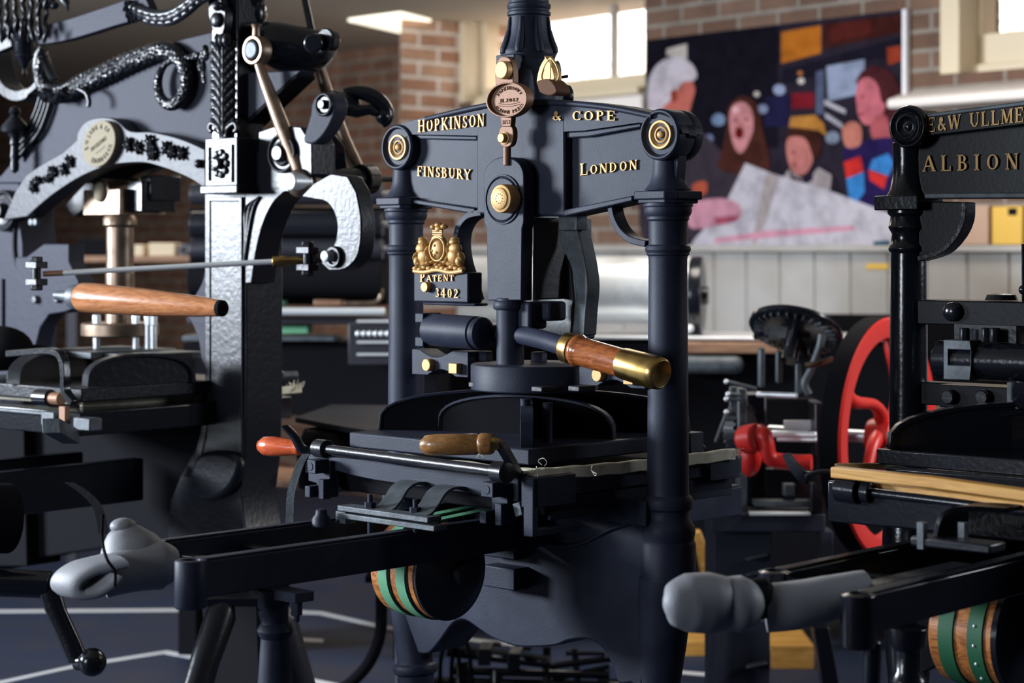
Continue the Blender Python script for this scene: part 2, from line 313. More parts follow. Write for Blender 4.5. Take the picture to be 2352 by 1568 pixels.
# ------------------------------------------------------------------ Roman lettering built from strokes
T_, t_ = .17, .075
def _v(x, a=0, b=1): return ('l', x, a, x, b, T_)
def _s(x, y, h=.17): return ('l', x-h, y, x+h, y, .07)
GL = {
 'A': ([('l', .08, .03, .42, 1, t_), ('l', .42, 1, .80, .03, T_), ('l', .22, .33, .66, .33, t_), _s(.09, .035, .12), _s(.80, .035, .15)], .90),
 'B': ([_v(.18), ('l', .02, .965, .42, .965, t_), ('l', .02, .035, .42, .035, t_), ('l', .18, .52, .42, .52, t_), ('a', .40, .745, .22, .225, -90, 90), ('a', .42, .28, .27, .25, -90, 90)], .80),
 'C': ([('a', .47, .5, .38, .47, 48, 312), ('l', .74, .66, .74, .97, .06), ('l', .72, .05, .78, .28, .05)], .88),
 'D': ([_v(.18), ('l', .02, .965, .38, .965, t_), ('l', .02, .035, .38, .035, t_), ('a', .38, .5, .42, .465, -90, 90)], .92),
 'E': ([_v(.18), ('l', .02, .965, .66, .965, t_), ('l', .02, .035, .68, .035, t_), ('l', .18, .51, .52, .51, t_), ('l', .66, .75, .66, 1, .06), ('l', .68, 0, .68, .26, .06), ('l', .52, .40, .52, .63, .05)], .78),
 'F': ([_v(.18), ('l', .02, .965, .66, .965, t_), _s(.18, .035), ('l', .18, .51, .52, .51, t_), ('l', .66, .75, .66, 1, .06), ('l', .52, .40, .52, .63, .05)], .74),
 'G': ([('a', .47, .5, .38, .47, 48, 312), ('l', .74, .66, .74, .97, .06), ('l', .74, .05, .74, .42, T_), _s(.74, .42, .14)], .94),
 'H': ([_v(.18), _v(.76), ('l', .18, .51, .76, .51, t_), _s(.18, .035), _s(.18, .965), _s(.76, .035), _s(.76, .965)], .96),
 'I': ([_v(.18), _s(.18, .035), _s(.18, .965)], .40),
 'K': ([_v(.18), _s(.18, .035), _s(.18, .965), ('l', .24, .40, .70, .95, t_), ('l', .36, .56, .76, .05, T_), _s(.70, .965, .13), _s(.78, .035, .14)], .94),
 'L': ([_v(.18), _s(.18, .965), ('l', .02, .035, .68, .035, t_), ('l', .68, 0, .68, .30, .06)], .76),
 'M': ([('l', .14, 0, .16, 1, t_), ('l', .18, 1, .50, .05, T_), ('l', .50, .05, .82, 1, t_), _v(.88), _s(.14, .035, .12), _s(.14, .965, .12), _s(.88, .035), _s(.90, .965, .12)], 1.08),
 'N': ([('l', .15, 0, .15, 1, t_), ('l', .17, 1, .72, .03, T_), ('l', .76, 0, .76, 1, t_), _s(.15, .035, .12), _s(.12, .965, .12), _s(.76, .965, .12)], .92),
 'O': ([('a', .47, .5, .39, .47, 0, 360)], .94),
 'P': ([_v(.18), _s(.18, .035), ('l', .02, .965, .40, .965, t_), ('l', .18, .47, .40, .47, t_), ('a', .40, .715, .25, .25, -90, 90)], .76),
 'R': ([_v(.18), _s(.18, .035), ('l', .02, .965, .40, .965, t_), ('l', .18, .50, .40, .50, t_), ('a', .40, .73, .23, .235, -90, 90), ('l', .38, .5, .74, .05, T_), _s(.78, .035, .12)], .88),
 'S': ([('a', .36, .735, .24, .235, 40, 270), ('a', .36, .26, .27, .235, 90, -150), ('l', .58, .70, .58, .97, .05), ('l', .09, .03, .09, .32, .05)], .70),
 'T': ([_v(.40), _s(.40, .035), ('l', .05, .965, .75, .965, t_), ('l', .06, .72, .06, .98, .06), ('l', .74, .72, .74, .98, .06)], .80),
 'U': ([('l', .18, .28, .18, 1, T_), ('l', .74, .28, .74, 1, t_), ('a', .46, .30, .28, .27, 180, 360), _s(.18, .965), _s(.74, .965, .13)], .92),
 'W': ([('l', .08, .97, .34, .02, T_), ('l', .34, .02, .56, .95, t_), ('l', .56, .95, .82, .02, T_), ('l', .82, .02, 1.04, .97, t_), _s(.10, .965, .13), _s(.56, .965, .12), _s(1.04, .965, .12)], 1.14),
 'Y': ([('l', .08, .97, .40, .45, T_), ('l', .74, .97, .42, .45, t_), ('l', .41, 0, .41, .5, T_), _s(.10, .965, .13), _s(.74, .965, .12), _s(.41, .035)], .84),
 '&': ([('a', .40, .76, .17, .20, 0, 360), ('a', .36, .27, .26, .25, 20, 330), ('l', .28, .66, .80, .03, T_), ('l', .62, .42, .82, .42, .06), ('l', .60, .25, .74, .45, .06)], .92),
 '0': ([('a', .36, .5, .27, .47, 0, 360)], .72), '1': ([_v(.25), _s(.25, .035), ('l', .10, .85, .25, .97, t_)], .46),
 '2': ([('a', .34, .70, .25, .27, -25, 170), ('l', .55, .60, .12, .08, t_+.03), ('l', .08, .06, .64, .06, .12)], .72),
 '3': ([('a', .34, .74, .22, .23, -90, 150), ('a', .34, .27, .26, .25, -150, 90)], .68),
 '4': ([('l', .46, 0, .46, 1, T_), ('l', .46, 1, .06, .30, t_), ('l', .04, .29, .70, .29, .09), _s(.46, .03, .14)], .76),
 '8': ([('a', .36, .75, .20, .22, 0, 360), ('a', .36, .27, .26, .25, 0, 360)], .72), '5': ([('a', .34, .30, .26, .28, -150, 120), ('l', .16, .5, .16, .97, .08), ('l', .14, .94, .58, .94, .12)], .70),
 "'": ([('l', .1, .75, .1, 1, .09)], .22), '.': ([('l', .1, 0, .1, .12, .13)], .26), ' ': ([], .55),
}
def glyphs(b, text, mp, d0, d1, gap=.16, small=None):
    """lay out text; mp(x, y) maps layout units (0..1 along, y in cap heights) to the plane"""
    sc = [1.0 if (small is None or i == 0) else small for i in range(len(text))]
    tot = sum(GL[ch][1]*k + gap for ch, k in zip(text, sc)) - gap; x = 0.0
    for ch, k in zip(text, sc):
        for st in GL[ch][0]:
            if st[0] == 'l':
                _, x0, y0, x1, y1, wd = st; d = math.hypot(x1-x0, y1-y0) or 1
                hx, hy = -(y1-y0)/d*wd/2, (x1-x0)/d*wd/2
                pts = [(x0-hx, y0-hy), (x1-hx, y1-hy), (x1+hx, y1+hy), (x0+hx, y0+hy)]
                b.prism([mp((x+p*k)/tot, q*k) for p, q in pts], d0, d1)
            else:
                _, cx_, cy_, rx, ry, a0, a1 = st; n = max(4, int(abs(a1-a0)/22)); prev = None
                for i in range(n+1):
                    a = math.radians(a0+(a1-a0)*i/n); wd = t_+(T_-t_)*abs(math.cos(a)); c_, s_ = math.cos(a), math.sin(a)
                    cur = ((cx_+(rx+wd*.0)*c_, cy_+ry*s_), (cx_+(rx-wd)*c_, cy_+(ry-t_)*s_) )
                    if prev:
                        b.prism([mp((x+p*k)/tot, q*k) for p, q in (prev[0], cur[0], cur[1], prev[1])], d0, d1)
                    prev = cur
        x += GL[ch][1]*k + gap
def lettering(fr, parent, text, p0, p1, hpx, v, depth, m='gold', small=None, gap=.16, name='lettering'):
    a, c = fr.pv(*p0, v), fr.pv(*p1, v); h0 = fr.pv(p0[0], p0[1]-hpx, v)[2]-a[2]
    b = B(); glyphs(b, text, lambda x, y: (a[0]+(c[0]-a[0])*x, a[2]+(c[2]-a[2])*x+y*h0), v, v-depth, gap, small)
    return b.build(name, m, parent)
# ================================================================== room
wf = Frame((0.585, 8.74), (.627, -.779))       # the back wall's line: u to the right along it, v into the wall
def wu(px): return wf.pv(px, 570, 0)[0]
CEIL = 1.10
uA, uB, uC, uD = wu(1062), wu(1481), wu(2166), wu(2166)+1.25    # the two window openings
sill1 = wf.pv(1400, 205, 0)[2]; sill2 = wf.pv(2166, 172, 0)[2]
def wallbox(n, x0, x1, z0, z1, m='brick', y0=0.0, y1=.34):
    return struct(B().box(x0, x1, y0, y1, z0, z1).build(n, m, fr=wf))
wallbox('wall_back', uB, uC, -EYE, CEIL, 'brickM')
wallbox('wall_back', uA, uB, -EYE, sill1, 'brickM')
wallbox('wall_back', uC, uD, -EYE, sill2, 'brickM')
wallbox('wall_back', uD, uD+1.6, -EYE, CEIL)
pA = wf.pl(921, 570, 9.50); pB = (uA, 0.0); pC = wf.pl(919, 570, 10.9)
struct(B().prism([(pA[0], pA[1]), (pB[0], .0), (pB[0], .34), (pC[0], pC[1])], -EYE, CEIL, 'w').build('wall_pier', 'brick', fr=wf))
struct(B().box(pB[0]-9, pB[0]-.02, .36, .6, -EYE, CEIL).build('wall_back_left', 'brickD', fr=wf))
struct(B().box(-4.2, 4.4, -1.2, 12.6, -EYE-.05, -EYE).build('floor', 'floor'))
struct(B().prism([(-8, .36), (uA-.2, .36), (uA-.2, .34), (uD+2, .34), (uD+2, -5.6), (-8, -8.5)], CEIL, CEIL+.05, 'w').build('ceiling', 'ceil', fr=wf))
# windows: casing, sash, mullions, glass
def window(n, x0, x1, z0, jamb, side, mull, bot=.07):
    w_ = B(); w_.box(x0, x0+jamb, -.02, .20, z0, CEIL); w_.box(x0, x1, .06, .20, z0, z0+.035)
    w_.box(x0+jamb, x0+jamb+side, .09, .125, z0+.03, CEIL); w_.box(x1-.01, x1, .09, .125, z0+.03, CEIL)
    w_.box(x0+jamb, x1, .09, .125, z0+.03, z0+bot)
    o = struct(w_.build(n, 'cream', fr=wf, bev=.006))
    for k, mx in enumerate(mull):
        struct(B().box(mx-.013, mx+.013, .095, .125, z0+bot, CEIL).build(n+'_glazing_bar', 'white', o)).matrix_parent_inverse.identity()
    struct(B().box(x0+jamb+side, x1, .108, .112, z0+bot, CEIL).build(n+'_glass', 'glass', o))
    return o
window('window_1', uA, uB, sill1, .035, .025, [wu(1376)-.02])
window('window_2', uC, uD, sill2, .09, .02, [uD-.45], .15)
struct(B().box(uA+.14, uB+.0, -.045, .10, sill1-.035, sill1).build('window_sill_1', 'cream', fr=wf, bev=.006))
struct(B().box(uA+.14, uB+.0, -.02, .05, sill1-.20, sill1-.036).build('trim_1', 'plaster', fr=wf, bev=.01))
struct(B().prism([(-.10, sill2-.085), (.12, sill2-.02), (.12, sill2-.12), (-.10, sill2-.12)], uC-.19, uD+.1, 'u').build('window_sill_2', 'plaster', fr=wf, bev=.012))
struct(B().box(uA-3.5, uD+2, 1.5, 1.7, -1.5, 3.2).build('wall_yard', 'stone', fr=wf))
# beadboard dado with its ledge
b = B(); x = wu(1085)
while x < uD+.6:
    b.box(x+.0025, x+.1855, -.035, 0.0, -EYE, -.015); x += .188
struct(b.build('trim_2', 'white', fr=wf, bev=.006))
struct(B().box(wu(1085), uD+.6, -.085, 0.0, -.015, .012).build('trim_3', 'white', fr=wf, bev=.006))
struct(B().box(wu(1085), uD+.6, -.05, 0.0, -EYE, -EYE+.14).build('baseboard_back', 'white', fr=wf, bev=.006))
# lit ceiling panel
lp_c = W.pw(800, 46, CEIL-.006); lp_e = W.pw(921, 30, CEIL-.006); lp_f = W.pw(921, 74, CEIL-.006)
ax_ = (lp_e[0]-lp_c[0], lp_e[1]-lp_c[1]); bx_ = (lp_f[0]-lp_c[0], lp_f[1]-lp_c[1])
q = [(lp_c[0], lp_c[1]), (lp_c[0]+ax_[0], lp_c[1]+ax_[1]), (lp_c[0]+ax_[0]+bx_[0]*1.5, lp_c[1]+ax_[1]+bx_[1]*1.5), (lp_c[0]+bx_[0]*1.5, lp_c[1]+bx_[1]*1.5)]
o = B().prism(q, CEIL-.012, CEIL-.001, 'w').build('ceiling_light', 'lamp')
tag(o, 'bright white flat light panel set in the ceiling beside the brick pier', 'ceiling light')
# floor tape
def tape(pts, label, name='floor_tape'):
    P = [W.pw(x, y, -EYE+.0006) for x, y in pts]
    tag(B().ribbon(P, .0006, .022, (0, 1, 0)).build(name, 'tape'), label, 'floor tape', 'white tape lines on the floor')
tape([(-60, 1404), (200, 1402), (480, 1400)], 'straight white tape line on the floor behind the grey foam wrap')
tape([(655, 1404), (735, 1407), (870, 1437), (1020, 1462), (1180, 1480)], 'bent white tape line on the floor behind the round wood drum')
tape([(-60, 1580), (165, 1531), (380, 1497)], 'white tape line on the floor rising towards a corner, behind the crank ball')
tape([(380, 1497), (560, 1530), (830, 1585)], 'white tape line on the floor falling right from the corner, behind the slim stay')
tape([(652, 1466), (742, 1471)], 'short white tape dash on the floor right of the slim stay')
tape([(1536, 1541), (1660, 1552)], 'white tape line on the floor right of the main press foot')

# ================================================================== centre press
hp = Frame((.0326, 3.87), (.718, -.696))
HP = thing('hand_press', 'matte blue-black iron hand press in the centre, gold lettering and gilded coat of arms', 'printing press', hp)
def part(b, n, m, parent=None, bev=.0015, **k): return b.build(n, m, HP if parent is None else parent, bev=bev, **k)
# --- columns (turned, with capital, beads and legs)
def column(parent, m, u, lean, scale=1.0, cap='square'):
    prof = [(.028, .215), (.027, .16), (.0285, .135), (.033, .118), (.043, .105)]
    b = B().lathe(prof, (u, 0, 0), n=36); o = b.build('column_neck', m, parent, bev=.001)
    b = B()
    hs, ch = .052, .018
    oc = [(-hs, -hs+ch), (-hs+ch, -hs), (hs-ch, -hs), (hs, -hs+ch), (hs, hs-ch), (hs-ch, hs), (-hs+ch, hs), (-hs, hs-ch)] if cap == 'oct' else [(-hs, -hs), (hs, -hs), (hs, hs), (-hs, hs)]
    b.prism([(u+p, q) for p, q in oc], .088, .103, 'w')
    b.prism([(u+p*.88, q*.88) for p, q in oc], .081, .0885, 'w')
    b.build('capital', m, parent, bev=.002)
    prof = [(.045, .082), (.0455, .076), (.043, .074), (.0435, .066), (.041, .060), (.0385, .057), (.0385, .052), (.0355, .049), (.0350, .01),
            (.0355, .006), (.040, .004), (.0420, -.002), (.040, -.007), (.0385, -.008), (.0395, -.011), (.036, -.014), (.0352, -.02), (.0355, -.10), (.0368, -.25), (.0378, -.38), (.038, -.440),
            (.039, -.446), (.044, -.450), (.0465, -.459), (.044, -.470), (.039, -.474), (.038, -.482), (.042, -.492), (.0485, -.502), (.050, -.512), (.048, -.522), (.047, -.528), (.0505, -.534), (.051, -.60)]
    B().lathe(prof, (u, 0, 0), n=40).build('column', m, parent, bev=.0006)
    # leg: leaning tapered column with an ankle ring and pad foot
    path = [(.051, -.595), (.050, -.64), (.0455, -.72), (.0385, -.80), (.036, -.84), (.037, -.846), (.044, -.850), (.0465, -.858), (.044, -.866), (.0375, -.87), (.037, -.875), (.035, -1.0), (.036, -1.12), (.045, -1.2), (.062, -1.26), (.066, -1.30)]
    P = [(u + lean*min(1, max(0, (-z-.55)/.33)), 0, z) for r, z in path]
    B().tube(P, [r for r, z in path], n=36).build('leg', m, parent, bev=.0006, smooth=50)
column(HP, 'iron', -.348, .030, cap='oct'); column(HP, 'iron', .348, -.030, cap='oct')
# --- head beam
vf = -.030
top = hp.uw(cr([(890, 322), (895, 298), (915, 286), (1000, 262), (1110, 237), (1165, 229), (1260, 228), (1340, 233), (1420, 243), (1490, 257), (1530, 266), (1560, 285), (1568, 310)], 5), vf)
low = hp.uw([(1545, 340), (1538, 440), (1450, 462), (1293, 496), (1090, 491), (1000, 474), (945, 466), (915, 452), (912, 345)], vf)
part(B().prism(top+low, -.012, .012), 'beam_web', 'iron')
band = hp.uw([(1560, 290), (1467, 282), (1343, 300), (1293, 303), (1090, 312), (1050, 311), (944, 309), (893, 335)], vf)
part(B().prism(top[:-1]+band, vf, -vf), 'beam_rail', 'iron', bev=.003)
bd = B(); tp = [(a, b_) for a, b_ in top[14:47]]
bd.tube([(a, vf-.002, z-.006) for a, z in tp], .0055, 10); part(bd, 'bead', 'iron', bev=0)
for poly in ([(1452, 449), (1452, 462), (1293, 497), (1293, 482)], [(1090, 478), (1090, 492), (945, 467), (945, 457)]):
    part(B().prism(hp.uw(poly, vf), vf, -vf), 'beam_rib', 'iron', bev=.0025)
for poly in ([(1293, 303), (1343, 300), (1467, 282), (1467, 292), (1345, 314), (1293, 317)], [(944, 309), (1090, 312), (1090, 322), (960, 319)]):
    part(B().prism(hp.uw(poly, vf), vf+.006, .012), 'beam_rib', 'iron', bev=.0025)
blk = hp.uw([(1090, 300), (1118, 236), (1265, 228), (1292, 262), (1293, 497), (1090, 491)], -.036)
part(B().prism(blk, -.0305, .036), 'centre_block', 'iron', bev=.004)
for nm, (px, py) in (('L', (911, 338)), ('R', (1514, 309))):
    c = hp.pv(px, py, -.034)
    b = B().lathe([(.0, .0745), (.043, .0745), (.0465, .070), (.0465, .050), (.0450, .048), (.0465, .046), (.0465, .0035), (.0435, 0), (.040, 0), (.0385, .0035), (.036, .008), (0, .008)], (c[0], -.036, c[2]), (0, 1, 0), 48)
    bo = part(b, 'beam_boss', 'iron', bev=.0006)
    b = B().lathe([(.027, .004), (.0275, .0), (.0255, -.004), (.022, -.004), (.0195, .000), (.016, .002), (.0145, -.001), (.0115, -.002), (.010, .003), (.0065, .003), (.006, -.004), (.003, -.006), (0, -.006)], (c[0], -.029, c[2]), (0, 1, 0), 40)
    b.build('pin', 'gold', bo)
tx = [('HOPKINSON', (963, 304), (1116, 290), 28, vf, None), ('& COPE', (1270, 277), (1417, 277), 22, vf, None), ('FINSBURY', (961, 404), (1084, 413), 23, -.012, None), ('LONDON', (1335, 403), (1467, 389), 27, -.012, .80)]
for t, a, c, h, v, sm in tx: lettering(hp, HP, t, a, c, h, v, .004, small=sm)
# --- spring housing above
c0 = (0.0, 0.0, 0.0)
b = B().lathe([(.050, .275), (.052, .285), (.0535, .325), (.0525, .352), (.049, .362), (.0505, .366), (.053, .372), (.054, .378), (.051, .385), (.046, .397), (.042, .412), (.0395, .43), (.0385, .447), (.042, .449), (.0425, .455), (.0395, .457), (.0395, .460), (.042, .463), (.0425, .470), (.0395, .472), (.0385, .48), (.0395, .484), (.0385, .60), (.042, .604), (.042, .615), (.036, .62), (.030, .66), (.014, .68), (.018, .70), (.016, .72), (0, .73)], c0, n=40)
part(b, 'spring_housing', 'iron', bev=.0006)
b = B()
for k in range(8):
    a = 2*PI*(k+.5)/8
    b.tube([(r*math.cos(a), r*math.sin(a), z) for r, z in ((.0385, .445), (.0405, .42), (.045, .40), (.051, .383), (.053, .374))], [.004, .006, .008, .009, .007], 8)
p_, q_ = hp.pv(1144, 232, -.06), hp.pv(1186, 124, -.06); b.box(p_[0], q_[0], -.066, -.03, .27, q_[2]); b.cyl((.02, -.045, .28), (.02, -.03, .34), .03, .02, 16)
part(b, 'housing_flute', 'iron', bev=.003)
# bronze fittings on the front: strap, maker's dish, hanger, leaf
vm = -.062
def P2(x, y, v=vm): return hp.pv(x, y, v)
st = B(); st.prism(hp.uw(cr([(1142, 196), (1141, 160), (1150, 135), (1162, 130), (1176, 137), (1182, 160), (1183, 196)], 5), -.072), -.077, -.062)
stp = part(st, 'bronze_strap', 'copper'); c = P2(1158, 161, -.085)
B().lathe([(.0175, 0), (.0175, -.012), (.0155, -.014), (0, -.014)], (c[0], -.08, c[2]), (0, 1, 0), 28).build('stud', 'gold', stp, bev=.0005)
c = P2(1164, 229, -.085); rx, rz = .0545, .0335
ell = lambda k, kz=None: [(c[0]+rx*k*math.cos(2*PI*i/48), c[2]+rz*(k if kz is None else kz)*math.sin(2*PI*i/48)) for i in range(48)]
b = B().prism(ell(.97), -.078, -.066); b.hole_ring(ell(1.0), ell(.91), -.087, -.068)
dish = part(b, 'maker_plate', 'copper', bev=.001)
eb = B()
def arcmap(r0, hgt, a0, a1):
    return lambda x, y: (c[0]+(rx*r0+y*hgt)*math.cos(math.radians(a0+(a1-a0)*x)), c[2]+(rz*r0+y*hgt)*math.sin(math.radians(a0+(a1-a0)*x)))
glyphs(eb, "HOPKINSON'S", arcmap(.58, .0065, 155, 25), -.078, -.0793, .2)
glyphs(eb, 'N.2082', lambda x, y: (c[0]-.024+.048*x, c[2]-.004+y*.0072), -.078, -.0793, .15)
glyphs(eb, 'ALBION PRESS', lambda x, y: (c[0]+(rx*.78-y*.0065)*math.cos(math.radians(205+130*x)), c[2]+(rz*.78-y*.0065)*math.sin(math.radians(205+130*x))), -.078, -.0793, .2)
for s_ in (-1, 1):
    eb.tube([(c[0]+x*.028, -.0785, c[2]-.0075+s_*.002-.003*(1-x*x)) for x in (-1, -.5, 0, .5, 1)], .0006, 6)
eb.build('engraving', 'engrave2', dish)
hg = B(); hg.prism(hp.uw([(1149, 268), (1175, 268), (1173, 291), (1152, 291)], -.075), -.075, -.062)
hg.prism(hp.uw(cr([(1150, 290), (1173, 290), (1177, 312), (1172, 332), (1160, 338), (1148, 332), (1143, 312)], 5, True), -.075), -.073, -.060)
a_, b_ = P2(1163, 336, -.068), P2(1163, 380, -.068); hg.cyl((a_[0], -.066, a_[2]), (a_[0], -.066, b_[2]), .0075)
hgo = part(hg, 'hanger', 'copper'); c = P2(1158, 317, -.075)
eb2 = B(); p_, q_ = hp.pv(1154, 286, -.075), hp.pv(1172, 284, -.075)
glyphs(eb2, '1852', lambda x, y: (p_[0]+(q_[0]-p_[0])*x, p_[2]+y*.008), -.075, -.0758, .2); eb2.build('engraving', 'engrave2', hgo)
B().lathe([(.0125, 0), (.012, -.002), (.009, -.003), (.009, -.011), (.008, -.012), (0, -.012)], (c[0], -.073, c[2]), (0, 1, 0), 24).build('stud', 'gold', hgo)
# gilded leaf
lf = B()
for s_ in (-1, 1):
    lf.prism(hp.uw(cr([(1265, 129), (1265+s_*14, 150), (1265+s_*22, 178), (1262+s_*18, 192), (1263, 188)], 5), -.072), -.086-.003*s_, -.068)
for s_ in (-1, 0, 1):
    P_ = [hp.pv(x, y, -.088) for x, y in cr([(1265, 132), (1265+s_*13, 150), (1264+s_*20, 176), (1262+s_*12, 190)], 5)]; lf.tube(P_, .0022, 8)
lfo = part(lf, 'gilt_leaf', 'gold', bev=.0012)
b = B().prism(hp.uw(cr([(1250, 188), (1275, 183), (1290, 196), (1295, 212), (1280, 220), (1258, 214), (1252, 200)], 5, True), -.08), -.100, -.062)
b.build('leaf_curl', 'engrave2', lfo, bev=.004)
b = B(); p_ = hp.pl(1284, 178, 3.86); q_ = hp.pl(1305, 175, 3.86); b.cyl(p_, q_, .003, n=10); p_ = hp.pl(1280, 165, 3.85); b.ball(p_, (.006, .01, .022)); part(b, 'release_pin', 'dark', bev=0)
p_ = hp.pl(1292, 222, 3.95); part(B().lathe([(.0, -.012), (.024, -.012), (.026, 0), (.024, .012), (0, .012)], p_, (.3, 1, 0), 28), 'spring_wheel', 'gloss2', bev=.001)
# --- chill link (front arm)
vb = -.066
arm = cr([(1111, 420), (1113, 392), (1128, 370), (1157, 360), (1187, 370), (1201, 392), (1203, 420)], 5)
armL = hp.uw(arm + [(1203, 510), (1199, 525), (1197, 690), (1120, 690), (1117, 525), (1111, 510)], vb)
part(B().prism(armL, vb, vb+.030), 'link_arm', 'iron', bev=.002)
mid = (armL[0][0]+armL[6*2][0])/2
lk = B(); zt = hp.pv(1160, 500, vb)[2]; zb = hp.pv(1160, 688, vb)[2]
lk.box(armL[-4][0]+.006, armL[-5][0]-.002, -.034, .128, zb, zt); part(lk, 'link_body', 'dark', bev=.004)
c = hp.pv(1156, 458, vb)
b = B().lathe([(.048, .002), (.0475, -.003), (.0445, -.003), (.043, .0), (.040, -.004), (0, -.004)], (c[0], vb, c[2]), (0, 1, 0), 44); ck = part(b, 'pivot_washer', 'iron', bev=.0006)
c = hp.pv(1148, 456, vb-.03)
b = B().lathe([(.0275, .03), (.0275, .006), (.026, .002), (.021, .0005), (.0205, -.001), (.019, -.002), (0, -.002)], (c[0], vb-.03, c[2]), (0, 1, 0), 36); pvp = b.build('pivot_pin', 'gold', ck)
b = B()
for k in range(10): b.ball((c[0]+.009*math.cos(k*.63), vb-.0322, c[2]+.009*math.sin(k*.63)), .0011, seg=6)
b.build('punch_mark', 'dark', pvp)
# --- rear toggle plate and dark body
rt = hp.uw(cr([(1318, 500), (1330, 540), (1337, 570), (1346, 615), (1350, 660), (1345, 720), (1342, 770)], 4) + cr([(1312, 775), (1322, 700), (1318, 640), (1306, 600), (1288, 560), (1282, 500)], 4), .015)
part(B().prism(rt, .015, .05), 'toggle_plate', 'greyiron', bev=.002)
tb = hp.uw([(1222, 490), (1290, 490), (1296, 570), (1312, 620), (1318, 690), (1312, 780), (1222, 790)], .05)
part(B().prism(tb, .05, .12), 'toggle_body', 'dark', bev=.004)
nb = B(); p_ = hp.pv(1300, 512, .0); nb.box(p_[0]-.02, p_[0]+.028, .0, .03, p_[2]-.014, p_[2]+.014); part(nb, 'toggle_clip', 'greyiron')
# --- centre post, nuts, guide plate
c = hp.pv(1172, 780, -.045); u0 = c[0]
b = B().cyl((u0, -.045, -.262), (u0, -.045, -.095), .0265, n=32); b.lathe([(.030, -.118), (.033, -.114), (.033, -.104), (.030, -.10)], (u0, -.045, 0), n=32)
part(b, 'centre_post', 'iron')
for px, py, w_, h_, vv in ((1218, 724, 34, 62, -.03), (1258, 714, 44, 44, .0)):
    nt_ = B(); p_ = hp.pv(px, py, vv); nt_.box(p_[0]-w_*.00052, p_[0]+w_*.00052, vv-.02, vv+.03, p_[2]-h_*.00042, p_[2]+h_*.00042); part(nt_, 'toggle_head', 'iron', bev=.006)
gp = B()
a_, d_ = hp.pv(946, 800, -.040), hp.pv(1075, 872, -.040)
def bracket(mir):
    s_ = 1; k_ = .455 if mir else 0; u_a, u_b, z_t, z_b = a_[0], d_[0], -.203, -.254; L_ = u_b-u_a
    up = [(u_a, z_t), (u_a+.014, z_t)] + [(u_a+L_*(.14+.58*t), z_t-.014*math.sin(PI*t)) for t in [i/10 for i in range(11)]] + [(u_b, z_t)]
    dn = [(u_b, z_b)] + [(u_b-L_*(.22+.50*t), z_b+.013*math.sin(PI*t)) for t in [i/10 for i in range(11)]] + [(u_a, z_b)]
    b = B().prism([(k_+p, q) for p, q in up+dn], -.040, .010); g_ = part(b, 'guide_bracket', 'iron', bev=.0015)
    p_ = hp.pv(979, 838, -.052); B().lathe([(.0125, .012), (.0125, 0), (.011, -.0015), (0, -.0015)], (k_+p_[0], -.052, p_[2]), (0, 1, 0), 24).build('round_bolt', 'gold', g_)
    p_ = hp.pv(1041, 846, -.052); B().box(k_+p_[0]-.0115, k_+p_[0]+.0115, -.054, -.038, p_[2]-.010, p_[2]+.010).build('square_bolt', 'gold', g_, bev=.001)
bracket(False); bracket(True)
dk = B().lathe([(0, -.272), (.121, -.272), (.123, -.270), (.123, -.225), (.121, -.222), (0, -.222)], (.015, 0, 0), n=56)
dko = part(dk, 'platen_disc', 'iron', bev=.001)
for px, py in ((1113, 820), (1238, 822), (1345, 830)):
    nb = B(); p_ = hp.pw(px, py+8, -.222); nb.lathe([(.0165, 0), (.0165, .016), (.014, .019), (0, .019)], (p_[0], p_[1], -.222), (0, 0, 1), 6); nb.build('hex_bolt', 'iron', dko, bev=.0008)
# --- bar: barrel, curved bar, ferrules and wooden handle
p0, p1 = hp.pv(990, 757, -.07), hp.pv(1122, 766, -.07)
b = B().lathe([(0, 0), (.0315, 0), (.0325, .003), (.0325, .128), (.030, .131), (.030, .135), (.032, .137), (.031, .146), (.022, .152), (0, .152)], (p0[0], -.07, p0[2]), (1, 0, -.02), 40)
bar = part(b, 'bar_socket', 'iron', bev=.0008)
b = B(); b.box(p0[0]-.02, p0[0]+.004, -.095, -.045, p0[2]+.014, p0[2]+.033); b.box(p0[0]-.02, p0[0]+.004, -.095, -.045, p0[2]-.033, p0[2]-.014); b.cyl((p0[0]-.012, -.07, p0[2]-.03), (p0[0]-.012, -.07, p0[2]+.03), .012)
b.build('fork', 'iron', bar, bev=.002)
pts = [hp.pl(1122, 766, 3.90), hp.pl(1170, 768, 3.86), hp.pl(1215, 773, 3.80), hp.pl(1260, 784, 3.72), hp.pl(1300, 797, 3.66)]
part(B().tube(cr(pts, 6), .0178, 24), 'pull_bar', 'iron', bev=0)
hA, hB_ = Vector(hp.pl(1300, 797, 3.66)), Vector(hp.pl(1516, 858, 3.50)); hd = (hB_-hA).normalized(); HL = (hB_-hA).length
b = B().lathe([(0, 0), (.0265, 0), (.028, .002), (.0285, .022), (.027, .024), (.025, .024)], hA, hd, 36); fe = part(b, 'bar_ferrule', 'brass', bev=.0005)
b = B().lathe([(.025, .020), (.0265, .024), (.030, .030), (.030, .036), (.0275, .041), (.0265, .046), (.0262, HL*.62), (.026, HL*.68), (.020, HL*.69)], hA, hd, 36); part(b, 'bar_handle', 'woodA', bev=.0005)
b = B().lathe([(.020, HL*.60), (.0275, HL*.62), (.0282, HL*.64), (.0300, HL*.95), (.0285, HL*1.0), (.0245, HL*1.02), (.0235, HL*1.018), (0, HL*1.015)], hA, hd, 40); part(b, 'bar_end_cap', 'brass', bev=.0005)
